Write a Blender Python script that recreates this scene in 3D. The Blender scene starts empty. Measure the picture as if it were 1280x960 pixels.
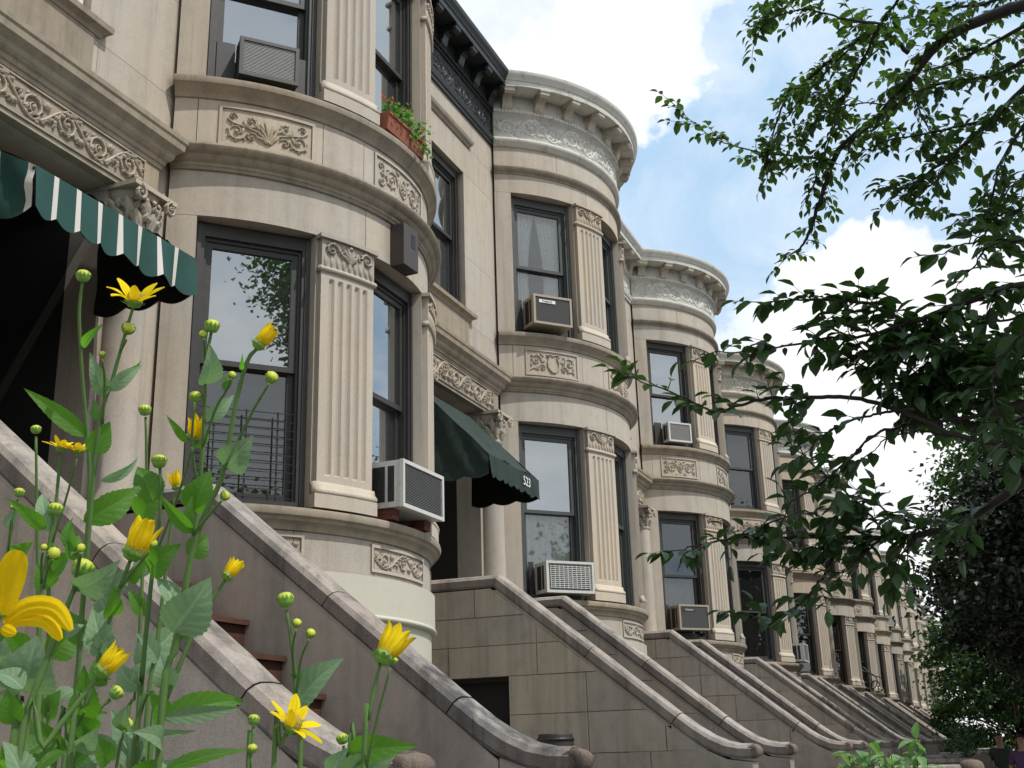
import bpy, math, random
from mathutils import Vector, Matrix
D = bpy.data
scene = bpy.context.scene
col = scene.collection
rad = math.radians
sin, cos, pi = math.sin, math.cos, math.pi

# ------------------------------------------------------------------ camera
ZO = 1.65                      # camera height above the ground; heights below are written relative to it
CAMP = Vector((0.0, -5.0616, ZO))
YAW, PITCH, ROLL, FPX = 0.385, 0.3108, -0.0308, 1435.85
Fw = Vector((cos(YAW)*cos(PITCH), sin(YAW)*cos(PITCH), sin(PITCH)))
_r = Vector((sin(YAW), -cos(YAW), 0.0)); _u = _r.cross(Fw)
Rt = _r*cos(ROLL) + _u*sin(ROLL); Up = _u*cos(ROLL) - _r*sin(ROLL)
cd = D.cameras.new('camera'); cam = D.objects.new('camera', cd); col.objects.link(cam)
cam.matrix_world = Matrix(((Rt.x, Up.x, -Fw.x, CAMP.x), (Rt.y, Up.y, -Fw.y, CAMP.y), (Rt.z, Up.z, -Fw.z, CAMP.z), (0, 0, 0, 1)))
cd.sensor_width = 36; cd.lens = 36*FPX/1280; cd.clip_start = 0.05; cd.clip_end = 3000
scene.camera = cam
def at(u, v, dist):
    """a point in the place, dist metres from where the photographer stood"""
    d = Rt*((u-640)/FPX) - Up*((v-480)/FPX) + Fw
    return CAMP + d.normalized()*dist

# ------------------------------------------------------------------ materials
def new_mat(name):
    m = D.materials.new(name); m.use_nodes = True; nt = m.node_tree
    for n in list(nt.nodes): nt.nodes.remove(n)
    out = nt.nodes.new('ShaderNodeOutputMaterial')
    return m, nt, out
def N(nt, t, **kw):
    n = nt.nodes.new(t)
    for k, v in kw.items():
        if k == 'inp':
            for a, b in v.items(): n.inputs[a].default_value = b
        else: setattr(n, k, v)
    return n
def rgb(c): return (c[0], c[1], c[2], 1.0)
def ramp(nt, stops, fac=None, interp='LINEAR'):
    r = nt.nodes.new('ShaderNodeValToRGB'); r.color_ramp.interpolation = interp
    e = r.color_ramp.elements
    while len(e) < len(stops): e.new(0.5)
    for i, (p, c) in enumerate(stops):
        e[i].position = p; e[i].color = rgb(c) if len(c) == 3 else c
    if fac is not None: nt.links.new(fac, r.inputs[0])
    return r
def mix(nt, a, b, fac, mode='MIX'):
    n = nt.nodes.new('ShaderNodeMix'); n.data_type = 'RGBA'; n.blend_type = mode
    for s, v in ((n.inputs[0], fac), (n.inputs[6], a), (n.inputs[7], b)):
        if hasattr(v, 'is_linked') or hasattr(v, 'node'): nt.links.new(v, s)
        else: s.default_value = v if not isinstance(v, tuple) or len(v) == 4 else rgb(v)
    return n.outputs[2]
def noise(nt, vec, scale, detail=4, rough=.55, dist=0.0):
    n = N(nt, 'ShaderNodeTexNoise', inp={'Scale': scale, 'Detail': detail, 'Roughness': rough, 'Distortion': dist})
    nt.links.new(vec, n.inputs['Vector']); return n.outputs['Fac']
def stone(name, base, dark=.62, stain=.35, rough=.9, bump=.25, speck=.12, warm=None, low_dirt=0.0, isle=.8, side=0.0):
    """weathered cut stone: blotches, vertical rain streaks, fine grain, darker hollows"""
    m, nt, out = new_mat(name)
    tc = N(nt, 'ShaderNodeNewGeometry'); pos = tc.outputs['Position']
    big = noise(nt, pos, .9, 5, .6)
    mp = N(nt, 'ShaderNodeMapping', inp={'Scale': (5.0, 5.0, .45)}); nt.links.new(pos, mp.inputs[0])
    streak = noise(nt, mp.outputs[0], 1.3, 5, .65)
    med = noise(nt, pos, 7, 5, .65)
    fine = noise(nt, pos, 160, 3, .7)
    b2 = warm or tuple(c*k for c, k in zip(base, (1.08, 1.0, .90)))
    c = mix(nt, rgb(base), rgb(b2), ramp(nt, [(.35, (0, 0, 0)), (.65, (1, 1, 1))], big).outputs[0])
    dk = tuple(x*dark for x in base)
    st = ramp(nt, [(.42, (0, 0, 0)), (.55, (stain*.35,)*3), (.70, (stain, stain, stain))], streak).outputs[0]
    c = mix(nt, c, rgb(dk), st)
    mp2 = N(nt, 'ShaderNodeMapping', inp={'Scale': (15.0, 15.0, .55), 'Location': (3.1, 7.7, 1.3)}); nt.links.new(pos, mp2.inputs[0])
    run_ = noise(nt, mp2.outputs[0], 1.0, 4, .6)
    c = mix(nt, c, rgb(dk), ramp(nt, [(.56, (0, 0, 0)), (.72, (stain*.7,)*3)], run_).outputs[0])
    st2 = ramp(nt, [(.5, (0, 0, 0)), (.8, (stain*.8,)*3)], med).outputs[0]
    c = mix(nt, c, rgb(dk), st2)
    f = ramp(nt, [(.3, (1-speck*2,)*3), (.7, (1+speck,)*3)], fine).outputs[0]
    c = mix(nt, c, f, 1.0, 'MULTIPLY')
    # darker in hollows and wherever surfaces lie close together
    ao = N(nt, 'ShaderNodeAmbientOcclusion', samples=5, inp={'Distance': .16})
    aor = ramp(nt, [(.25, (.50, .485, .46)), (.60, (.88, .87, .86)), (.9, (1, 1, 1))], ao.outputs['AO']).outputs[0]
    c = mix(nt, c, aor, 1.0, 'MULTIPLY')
    # each house weathers a little differently
    oi = N(nt, 'ShaderNodeObjectInfo')
    orr = ramp(nt, [(0, (.93, .93, .94)), (1, (1.04, 1.03, 1.0))], oi.outputs['Random']).outputs[0]
    c = mix(nt, c, orr, 1.0, 'MULTIPLY')
    isl = ramp(nt, [(0, (.86, .86, .87)), (.5, (1, 1, 1)), (1, (1.06, 1.05, 1.03))], tc.outputs['Random Per Island']).outputs[0]
    c = mix(nt, c, isl, isle, 'MULTIPLY')
    if side:  # side and under faces darker: soot and overhang shade put in the colour
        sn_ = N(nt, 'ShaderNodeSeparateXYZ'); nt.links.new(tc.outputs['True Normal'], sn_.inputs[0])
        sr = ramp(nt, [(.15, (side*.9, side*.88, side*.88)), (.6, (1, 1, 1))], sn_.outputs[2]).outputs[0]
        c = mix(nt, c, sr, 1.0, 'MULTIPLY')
    if low_dirt:
        sx = N(nt, 'ShaderNodeSeparateXYZ'); nt.links.new(pos, sx.inputs[0])
        mr = N(nt, 'ShaderNodeMapRange', inp={1: 0.3, 2: 3.0, 3: low_dirt, 4: 0.0}); nt.links.new(sx.outputs[2], mr.inputs[0])
        mm = N(nt, 'ShaderNodeMath', operation='MULTIPLY'); nt.links.new(mr.outputs[0], mm.inputs[0]); nt.links.new(med, mm.inputs[1])
        c = mix(nt, c, rgb(tuple(x*.35 for x in base)), mm.outputs[0])
    bs = N(nt, 'ShaderNodeBsdfPrincipled', inp={'Roughness': rough, 'Specular IOR Level': .25})
    nt.links.new(c, bs.inputs['Base Color'])
    bm = N(nt, 'ShaderNodeBump', inp={'Strength': bump, 'Distance': .006})
    ad = N(nt, 'ShaderNodeMath', operation='ADD'); nt.links.new(fine, ad.inputs[0]); nt.links.new(med, ad.inputs[1])
    nt.links.new(ad.outputs[0], bm.inputs['Height']); nt.links.new(bm.outputs[0], bs.inputs['Normal'])
    nt.links.new(bs.outputs[0], out.inputs[0]); return m
def paint(name, base, rough=.5, var=.15, scale=6, dirt=None, dirt_amt=.4, metal=0.0, spec=.5, bump=.1):
    m, nt, out = new_mat(name)
    g = N(nt, 'ShaderNodeNewGeometry'); pos = g.outputs['Position']
    n1 = noise(nt, pos, scale, 6, .65)
    c = mix(nt, rgb(tuple(x*(1-var) for x in base)), rgb(tuple(min(1, x*(1+var)) for x in base)), n1)
    if dirt:
        n2 = noise(nt, pos, scale*1.7, 7, .7)
        c = mix(nt, c, rgb(dirt), ramp(nt, [(.52, (0, 0, 0)), (.7, (dirt_amt,)*3)], n2).outputs[0])
    bs = N(nt, 'ShaderNodeBsdfPrincipled', inp={'Roughness': rough, 'Metallic': metal, 'Specular IOR Level': spec})
    nt.links.new(c, bs.inputs['Base Color'])
    n3 = noise(nt, pos, 60, 3, .6)
    bm = N(nt, 'ShaderNodeBump', inp={'Strength': bump, 'Distance': .003}); nt.links.new(n3, bm.inputs['Height'])
    nt.links.new(bm.outputs[0], bs.inputs['Normal'])
    nt.links.new(bs.outputs[0], out.inputs[0]); return m
def glass_mat(name, refl=.42, tint=(.55, .6, .6), dirt=.0):
    m, nt, out = new_mat(name)
    tr = N(nt, 'ShaderNodeBsdfTransparent', inp={'Color': rgb(tint)})
    gl = N(nt, 'ShaderNodeBsdfGlossy', inp={'Color': (.84, .90, .94, 1), 'Roughness': .012})
    g = N(nt, 'ShaderNodeNewGeometry')
    wv = noise(nt, g.outputs['Position'], 1.1, 0, .5)
    bm = N(nt, 'ShaderNodeBump', inp={'Strength': .10, 'Distance': .03}); nt.links.new(wv, bm.inputs['Height'])
    nt.links.new(bm.outputs[0], gl.inputs['Normal'])
    fr = N(nt, 'ShaderNodeFresnel', inp={'IOR': 1.5})
    mr = N(nt, 'ShaderNodeMapRange', inp={1: .04, 2: 1.0, 3: refl, 4: 1.0}); nt.links.new(fr.outputs[0], mr.inputs[0])
    mx = N(nt, 'ShaderNodeMixShader'); nt.links.new(mr.outputs[0], mx.inputs[0])
    nt.links.new(tr.outputs[0], mx.inputs[1]); nt.links.new(gl.outputs[0], mx.inputs[2])
    last = mx.outputs[0]
    if dirt:
        df = N(nt, 'ShaderNodeBsdfDiffuse', inp={'Color': (.4, .4, .38, 1)})
        m2 = N(nt, 'ShaderNodeMixShader'); m2.inputs[0].default_value = dirt
        nt.links.new(last, m2.inputs[1]); nt.links.new(df.outputs[0], m2.inputs[2]); last = m2.outputs[0]
    nt.links.new(last, out.inputs[0]); return m
def leaf_mat(name, top, under, rough=.45, trans=.35, var=.35, spec=.4, vein=0.0, tcol=None):
    m, nt, out = new_mat(name)
    g = N(nt, 'ShaderNodeNewGeometry')
    rnd = g.outputs['Random Per Island']
    hv = ramp(nt, [(0, (1-var,)*3), (1, (1+var,)*3)], rnd).outputs[0]
    nz = noise(nt, g.outputs['Position'], 18, 3, .6)
    c = mix(nt, rgb(top), rgb(under), g.outputs['Backfacing'])
    c = mix(nt, c, hv, 1.0, 'MULTIPLY')
    c = mix(nt, c, ramp(nt, [(.3, (.82,)*3), (.7, (1.12,)*3)], nz).outputs[0], 1.0, 'MULTIPLY')
    bs = N(nt, 'ShaderNodeBsdfPrincipled', inp={'Roughness': rough, 'Specular IOR Level': spec})
    nt.links.new(c, bs.inputs['Base Color'])
    tl = N(nt, 'ShaderNodeBsdfTranslucent', inp={'Color': rgb(tcol or tuple(min(1, x*1.9) for x in top))})
    mx = N(nt, 'ShaderNodeMixShader'); mx.inputs[0].default_value = trans
    nt.links.new(bs.outputs[0], mx.inputs[1]); nt.links.new(tl.outputs[0], mx.inputs[2])
    nt.links.new(mx.outputs[0], out.inputs[0]); return m

LIME = (.50, .466, .415)
M = {
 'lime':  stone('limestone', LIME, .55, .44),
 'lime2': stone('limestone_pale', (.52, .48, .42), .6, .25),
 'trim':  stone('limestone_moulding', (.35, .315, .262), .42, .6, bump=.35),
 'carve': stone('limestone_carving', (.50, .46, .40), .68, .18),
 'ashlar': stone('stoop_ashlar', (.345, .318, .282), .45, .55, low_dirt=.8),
 'brownstone': stone('stoop_brownstone', (.40, .365, .325), .48, .55, low_dirt=.7),
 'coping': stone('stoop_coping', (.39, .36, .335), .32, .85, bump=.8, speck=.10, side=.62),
 'step': stone('brownstone_step', (.105, .052, .038), .5, .5, bump=.5),
 'ground': stone('yard_ground', (.16, .145, .125), .5, .6),
 'whitewash': paint('cream_wall_paint', (.52, .50, .415), .75, .05, 2, (.42, .42, .34), .35, bump=.3),
 'white_cornice': paint('white_cornice_paint', (.60, .59, .54), .6, .12, 5, (.20, .17, .13), .55, bump=.4),
 'soffit': paint('rusty_soffit_paint', (.45, .42, .35), .7, .2, 4, (.24, .10, .04), .8, bump=.4),
 'black_cornice': paint('black_cornice_paint', (.018, .022, .022), .42, .3, 6, (.05, .055, .05), .5, bump=.4),
 'frame': paint('window_frame_paint', (.030, .029, .027), .5, .25, 9, (.08, .075, .065), .3, bump=.3),
 'frame_grey': paint('grey_window_frame_paint', (.050, .058, .056), .5, .2, 9, (.10, .11, .10), .35),
 'frame_white': paint('white_window_frame', (.72, .72, .70), .45, .05, 9),
 'glass': glass_mat('window_glass', .40, dirt=.04),
 'glass_dark': glass_mat('dark_window_glass', .12, (.42, .45, .45), dirt=.03),
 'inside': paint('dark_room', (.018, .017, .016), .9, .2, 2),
 'blind': paint('roller_blind', (.50, .52, .54), .8, .06, 3),
 'door': paint('dark_door_paint', (.014, .011, .009), .4, .2, 4),
 'ac_white': paint('air_conditioner_casing', (.58, .58, .55), .45, .06, 8, (.33, .31, .27), .3),
 'ac_grille': paint('air_conditioner_fins', (.12, .122, .12), .5, .3, 30, (.25, .25, .24), .5),
 'ac_dark': paint('air_conditioner_dark', (.03, .032, .032), .5, .2, 20),
 'ac_tan': paint('air_conditioner_tan', (.36, .31, .24), .5, .1, 8),
 'brick': paint('support_brick', (.14, .045, .030), .9, .3, 30),
 'iron': paint('wrought_iron', (.012, .012, .012), .45, .2, 20),
 'rust': paint('rusty_metal', (.022, .017, .015), .6, .4, 14, (.06, .03, .018), .6),
 'vent': paint('purple_brown_metal', (.050, .036, .034), .5, .2, 10),
 'awn_green': paint('dark_green_canvas', (.010, .026, .020), .8, .4, 7, (.035, .058, .05), .55),
 'awn_stripe_g': paint('green_canvas', (.007, .055, .046), .8, .3, 7),
 'awn_stripe_w': paint('white_canvas', (.60, .57, .53), .8, .08, 5),
 'awn_under': paint('awning_shade_tone', (.012, .012, .010), .9, .3, 5),  # near-black tone standing for the shade beneath the canopies
 'white': paint('white_lettering', (.8, .8, .78), .6, .03, 5),
 'terracotta': paint('terracotta', (.27, .085, .045), .8, .2, 15),
 'soil': paint('potting_soil', (.03, .02, .014), .95, .3, 40),
 'asphalt': paint('asphalt', (.05, .05, .05), .85, .2, 30, (.08, .08, .078), .4),
 'concrete': paint('sidewalk_concrete', (.30, .29, .27), .85, .1, 3, (.2, .19, .175), .5),
 'kerb': paint('kerb_stone', (.26, .26, .25), .85, .1, 8),
 'bark': stone('bark', (.075, .058, .045), .4, .7, bump=1.0, speck=.3),
 'twig': paint('dark_twig', (.020, .016, .013), .8, .3, 12),
}
def curtain_mat():
    m, nt, out = new_mat('lace_curtain')
    g = N(nt, 'ShaderNodeNewGeometry')
    v = N(nt, 'ShaderNodeTexVoronoi', inp={'Scale': 26.0}); nt.links.new(g.outputs['Position'], v.inputs['Vector'])
    c = ramp(nt, [(.1, (.62, .63, .62)), (.5, (.85, .86, .84))], v.outputs['Distance']).outputs[0]
    d = N(nt, 'ShaderNodeBsdfDiffuse'); nt.links.new(c, d.inputs[0])
    t = N(nt, 'ShaderNodeBsdfTranslucent', inp={'Color': (.6, .6, .57, 1)})
    x = N(nt, 'ShaderNodeMixShader'); x.inputs[0].default_value = .2
    nt.links.new(d.outputs[0], x.inputs[1]); nt.links.new(t.outputs[0], x.inputs[2]); nt.links.new(x.outputs[0], out.inputs[0])
    return m
M['curtain'] = curtain_mat()
M['glass_clear'] = glass_mat('clear_window_glass', .14, (.9, .93, .93), dirt=.03)

# ------------------------------------------------------------------ mesh builder
class MB:
    def __init__(s): s.v = []; s.f = []; s.sm = []
    def add(s, vs, fs, smooth=False, T=None):
        o = len(s.v)
        s.v += [tuple(T @ Vector(p)) if T else tuple(p) for p in vs]
        s.f += [tuple(i+o for i in f) for f in fs]; s.sm += [smooth]*len(fs); return s
    def box(s, x0, x1, y0, y1, z0, z1, T=None, bev=0.0):
        if bev > 0:
            b = min(bev, (x1-x0)/3, (y1-y0)/3, (z1-z0)/3); vs = []; 
            for z, k in ((z0, 1), (z0+b, 0), (z1-b, 0), (z1, 1)):
                i = b if k else 0
                j = 0 if k else 0
                xa, xb, ya, yb = x0+i, x1-i, y0+i, y1-i
                if k: ring = [(xa, ya), (xb, ya), (xb, yb), (xa, yb)]; ring = [(xa+0, ya), (xb, ya), (xb, ya), (xb, yb), (xb, yb), (xa, yb), (xa, yb), (xa, ya)]
                else: ring = [(x0+b, y0), (x1-b, y0), (x1, y0+b), (x1, y1-b), (x1-b, y1), (x0+b, y1), (x0, y1-b), (x0, y0+b)]
                vs += [(x, y, z) for x, y in ring]
            # collapse duplicate corners of the end rings
            fs = []
            m = {8*0+2: 1, 8*0+4: 3, 8*0+6: 5, 8*0+7: 0, 8*3+2: 25, 8*3+4: 27, 8*3+6: 29, 8*3+7: 24}
            for r in range(3):
                for i in range(8):
                    q = [m.get(a, a) for a in (r*8+i, r*8+(i+1) % 8, (r+1)*8+(i+1) % 8, (r+1)*8+i)]
                    q2 = []
                    for a in q:
                        if a not in q2: q2.append(a)
                    if len(q2) > 2: fs.append(tuple(q2))
            fs.append((5, 3, 1, 0)); fs.append((24, 25, 27, 29))
            return s.add(vs, fs, False, T)
        vs = [(x0, y0, z0), (x1, y0, z0), (x1, y1, z0), (x0, y1, z0), (x0, y0, z1), (x1, y0, z1), (x1, y1, z1), (x0, y1, z1)]
        fs = [(0, 3, 2, 1), (4, 5, 6, 7), (0, 1, 5, 4), (1, 2, 6, 5), (2, 3, 7, 6), (3, 0, 4, 7)]
        return s.add(vs, fs, False, T)
    def grid(s, rows, smooth=True, closed=False, cap=False, T=None):
        n = len(rows[0]); vs = [p for r in rows for p in r]; fs = []
        for i in range(len(rows)-1):
            for j in range(n if closed else n-1):
                k = (j+1) % n
                fs.append((i*n+j, i*n+k, (i+1)*n+k, (i+1)*n+j))
        if cap:
            fs.append(tuple(range(n))[::-1]); fs.append(tuple((len(rows)-1)*n+j for j in range(n)))
        return s.add(vs, fs, smooth, T)
    def prism(s, poly, axis, a, b, T=None):
        """poly of 2-D points pushed from a to b along axis"""
        n = len(poly)
        def P(p, t): return {'x': (t, p[0], p[1]), 'y': (p[0], t, p[1]), 'z': (p[0], p[1], t)}[axis]
        vs = [P(p, a) for p in poly]+[P(p, b) for p in poly]
        fs = [tuple(range(n))[::-1], tuple(range(n, 2*n))]+[(i, (i+1) % n, n+(i+1) % n, n+i) for i in range(n)]
        return s.add(vs, fs, False, T)
    def tube(s, pts, rads, n=6, cap=True):
        rows = []; pts = [Vector(p) for p in pts]
        ref = Vector((0, 0, 1))
        for i, p in enumerate(pts):
            t = (pts[min(i+1, len(pts)-1)]-pts[max(i-1, 0)])
            if t.length < 1e-9: t = Vector((0, 0, 1))
            t.normalize()
            a = t.cross(ref)
            if a.length < .15: a = t.cross(Vector((1, 0, 0)))
            a.normalize(); b = t.cross(a).normalized()
            r = rads[i] if hasattr(rads, '__len__') else rads
            rows.append([tuple(p+a*(r*cos(2*pi*j/n))+b*(r*sin(2*pi*j/n))) for j in range(n)])
        return s.grid(rows, True, True, cap)
    def lathe(s, prof, cx, cy, n=24, a0=0, a1=2*pi, z=0):
        full = abs(a1-a0-2*pi) < 1e-6; m = n if full else n+1
        rows = [[(cx+r*cos(a0+(a1-a0)*j/n), cy+r*sin(a0+(a1-a0)*j/n), zz+z) for j in range(m)] for r, zz in prof]
        return s.grid(rows, True, full, False)
    def sweep(s, path, prof, closed_path=False, cap=True, smooth=False):
        """path: XY points; prof: closed loop of (out, z); outward is to the right of the walking direction"""
        n = len(path); ns = []
        for i in range(n-1):
            dx, dy = path[i+1][0]-path[i][0], path[i+1][1]-path[i][1]; l = math.hypot(dx, dy); ns.append((dy/l, -dx/l))
        rows = []
        for i, p in enumerate(path):
            a = ns[max(i-1, 0)]; b = ns[min(i, n-2)]
            k = 1+a[0]*b[0]+a[1]*b[1]; mx, my = ((a[0]+b[0])/k, (a[1]+b[1])/k) if k > .05 else a
            rows.append([(p[0]+mx*o, p[1]+my*o, z) for o, z in prof])
        return s.grid(rows, smooth, True, cap)
    def build(s, name, mat, parent=None, zo=0.0, loc=None, rot=None, autosmooth=None):
        me = D.meshes.new(name)
        v = s.v if not zo else [(x, y, z+zo) for x, y, z in s.v]
        me.from_pydata(v, [], s.f); me.polygons.foreach_set('use_smooth', s.sm)
        me.materials.append(mat if not isinstance(mat, str) else M[mat]); me.update()
        if autosmooth:
            try: me.set_sharp_from_angle(angle=rad(autosmooth))
            except Exception: pass
        return link(name, me, parent, loc, rot)
def fixn(me):
    import bmesh
    b = bmesh.new(); b.from_mesh(me); bmesh.ops.recalc_face_normals(b, faces=b.faces); b.to_mesh(me); b.free()
def link(name, me, parent=None, loc=None, rot=None):
    o = D.objects.new(name, me); col.objects.link(o)
    if parent: o.parent = parent
    if loc: o.location = loc
    if rot: o.rotation_euler = rot
    return o
def empty(name, loc=(0, 0, 0), parent=None, rz=0.0):
    o = D.objects.new(name, None); col.objects.link(o); o.location = loc; o.rotation_euler = (0, 0, rz); o.empty_display_size = .2
    if parent: o.parent = parent
    return o
def tag(o, label=None, cat=None, group=None, kind=None):
    if label: o['label'] = label
    if cat: o['category'] = cat
    if group: o['group'] = group
    if kind: o['kind'] = kind
    return o
CACHE = {}
def part(key, name, fn, mat, parent, loc=None, rot=None, smooth_angle=None, zo=ZO):
    """one mesh made once per kind and shared by every copy"""
    mk = mat
    if key not in CACHE:
        mb = MB(); fn(mb); me = D.meshes.new(name)
        me.from_pydata([(x, y, z+zo) for x, y, z in mb.v], [], mb.f); me.polygons.foreach_set('use_smooth', mb.sm)
        me.materials.append(M[mat]); fixn(me)
        if smooth_angle: me.set_sharp_from_angle(angle=rad(smooth_angle))
        CACHE[key] = me
    o = link(name, CACHE[key], parent, loc, rot)
    if CACHE[key].materials[0] != M[mk]:
        o.material_slots[0].link = 'OBJECT'; o.material_slots[0].material = M[mk]
    return o

# ------------------------------------------------------------------ row houses
W = 6.1; XC = 7.70; R = 1.945; DC = .9375
P0 = math.acos(DC/R); P1, P2, P3 = .96, .5015, .2238
def bp(ph, rr=0.0): return ((R+rr)*sin(ph), DC-(R+rr)*cos(ph))
def arcpath(a, b, n=None):
    n = n or max(2, int((b-a)/.05)); return [bp(a+(b-a)*i/n) for i in range(n+1)]
def band(mb, a, b, r0, r1, z0, z1):
    n = max(2, int((b-a)/.05))
    rows = []
    for i in range(n+1):
        p = a+(b-a)*i/n; q0 = bp(p, r0); q1 = bp(p, r1)
        rows.append([(q0[0], q0[1], z0), (q1[0], q1[1], z0), (q1[0], q1[1], z1), (q0[0], q0[1], z1)])
    mb.grid(rows, False, True, True)
def bands(mb, cuts, r0, r1, z0, z1, g=.0025):
    for a, b in zip(cuts[:-1], cuts[1:]):
        band(mb, a+g/R, b-g/R, r0, r1, z0, z1)
T_ = .28
def bay_wall(mb):
    bands(mb, [-P0, -.1, P0], -T_, .003, -1.65, .60)
    bands(mb, [-P0, -.45, .4, P0], -T_, .0, .60, .937)
    bands(mb, [-P0, -P2-.06, -P3+.03, P3-.03, P2+.06, P0], -T_, 0, 1.24, 1.51)
    for z0, z1 in ((1.665, 3.757), (4.885, 6.777)):
        for a, b in ((-P0, -P1), (-P2, -P3), (P3, P2), (P1, P0)):
            band(mb, a, b, -T_, 0, z0, z1)
    bands(mb, [-P0, -.26, .33, P0], -T_, 0, 3.760, 4.12)
    bands(mb, [-P0, -P1-.02, -P2+.02, -P3-.05, P3+.05, P2-.02, P0], -T_, 0, 4.29, 4.73)
    bands(mb, [-P0, -.36, .36, P0], -T_, 0, 6.780, 7.04)
    bands(mb, [-P0, -.62, .02, .62, P0], -T_, 0, 7.15, 7.50)
    band(mb, -P0, P0, -T_, -.02, 7.50, 8.3)
    band(mb, -P0, P0, -T_-.01, -T_+.05, -1.65, 1.6)   # backing behind the joints
    band(mb, -P0, P0, -T_-.01, -T_+.05, 3.8, 4.85); band(mb, -P0, P0, -T_-.01, -T_+.05, 6.82, 8.2)
def bay_paint(mb):
    band(mb, -P0, P0, -.02, .040, .965, 1.235); mb.sweep([bp(-P0)]+arcpath(-P0+.01, P0-.01)+[bp(P0)], closed([(.02, .925), (.045, .93), (.055, .945), (.05, .96), (.04, .966)]), smooth=True)
def closed(prof, back=-.06):
    return [(back, prof[0][1])]+prof+[(back, prof[-1][1])]
STRING = closed([(.0, 4.118), (.018, 4.122), (.022, 4.145), (.03, 4.150), (.034, 4.172), (.052, 4.182), (.068, 4.20), (.076, 4.222), (.098, 4.232), (.118, 4.250), (.125, 4.275), (.118, 4.292), (.03, 4.306)])
SILL2 = closed([(.0, 4.715), (.014, 4.722), (.018, 4.745), (.032, 4.765), (.055, 4.785), (.066, 4.80), (.085, 4.812), (.092, 4.840), (.088, 4.862), (.0, 4.884)])
SILL1 = closed([(.0, 1.495), (.014, 1.502), (.020, 1.530), (.036, 1.548), (.058, 1.560), (.066, 1.580), (.088, 1.592), (.096, 1.620), (.090, 1.645), (.0, 1.664)])
COURSE = closed([(.0, 7.035), (.012, 7.038), (.016, 7.058), (.04, 7.07), (.058, 7.09), (.064, 7.12), (.055, 7.140), (.0, 7.152)])
CMOLD = closed([(.0, 7.425), (.028, 7.428), (.032, 7.47), (.046, 7.475), (.055, 7.50), (.062, 7.52), (.058, 7.535), (.02, 7.54)])
CFRZ = closed([(.02, 7.535), (.022, 7.54), (.022, 7.875), (.045, 7.88), (.052, 7.90), (.07, 7.915), (.072, 7.94), (.05, 7.95), (.05, 8.17)], -.02)
CTOP = closed([(.05, 8.150), (.30, 8.150), (.302, 8.160), (.305, 8.215), (.318, 8.222), (.330, 8.25), (.352, 8.275), (.366, 8.30), (.368, 8.335), (.355, 8.345), (.0, 8.372)], -.25)
def sweep_bay(prof):
    return lambda mb: mb.sweep([bp(-P0-.0)]+arcpath(-P0+.01, P0-.01)+[bp(P0)], prof, smooth=True)
XL, XR = 1.704, 4.396
# relief ornament in (u, v, n) panel space ------------------------------------
class Orn:
    def __init__(s): s.v = []; s.f = []
    def ribbon(s, pts, w, h):
        n = len(pts); K = 5; o = len(s.v)
        for i, p in enumerate(pts):
            a = pts[max(0, i-1)]; b = pts[min(n-1, i+1)]
            dx, dy = b[0]-a[0], b[1]-a[1]; l = math.hypot(dx, dy) or 1; nx, ny = -dy/l, dx/l
            ww = w[i] if hasattr(w, '__len__') else w; hh = h*(.55+.45*min(1, ww/.012))
            for k in range(K):
                t = k/(K-1)*pi
                s.v.append((p[0]+nx*ww*cos(t), p[1]+ny*ww*cos(t), hh*sin(t)-.001))
        for i in range(n-1):
            for k in range(K-1):
                s.f.append((o+i*K+k, o+i*K+k+1, o+(i+1)*K+k+1, o+(i+1)*K+k))
    def leaf(s, x, y, ang, L, wd, h):
        c, sn = cos(ang), sin(ang); o = len(s.v); n = 4
        def P(a, b, z): s.v.append((x+a*c-b*sn, y+a*sn+b*c, z))
        for i in range(n+1):
            t = i/n; wt = wd*math.sin(pi*(t*.86+.08))**.8*(1-.25*t); bend = .18*L*t*t
            P(L*t, bend-wt, -.001); P(L*t, bend-wt*.45, h*.9*math.sin(pi*(t*.8+.12))); P(L*t, bend, h*.45); P(L*t, bend+wt*.45, h*math.sin(pi*(t*.8+.12))); P(L*t, bend+wt, -.001)
        for i in range(n):
            for k in range(4):
                s.f.append((o+i*5+k, o+i*5+k+1, o+(i+1)*5+k+1, o+(i+1)*5+k))
    def ball(s, x, y, r, h):
        o = len(s.v); n = 8; s.v.append((x, y, h))
        for q, z in ((.6, .75), (1, -.0)):
            for k in range(n): s.v.append((x+r*q*cos(2*pi*k/n), y+r*q*sin(2*pi*k/n), h*z-.001))
        for k in range(n):
            s.f.append((o, o+1+k, o+1+(k+1) % n)); s.f.append((o+1+k, o+9+k, o+9+(k+1) % n, o+1+(k+1) % n))
    def spiral(s, cx, cy, r, a0, turns, sgn, w, h):
        pts = []; ws = []; n = int(14*turns)
        for i in range(n+1):
            t = i/n; rr = r*(1-.78*t); a = a0+sgn*2*pi*turns*t
            pts.append((cx+rr*cos(a), cy+rr*sin(a))); ws.append(w*(1-.5*t))
        s.ribbon(pts, ws, h); s.ball(cx, cy, r*.24, h*1.1)
        k = max(5, int(6*turns))
        for i in range(k):
            t = (i+.5)/k*.72; rr = r*(1-.78*t); a = a0+sgn*2*pi*turns*t
            s.leaf(cx+rr*cos(a), cy+rr*sin(a), a+sgn*(.9), r*.42*(1-.5*t), r*.15*(1-.4*t), h*.9)
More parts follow.
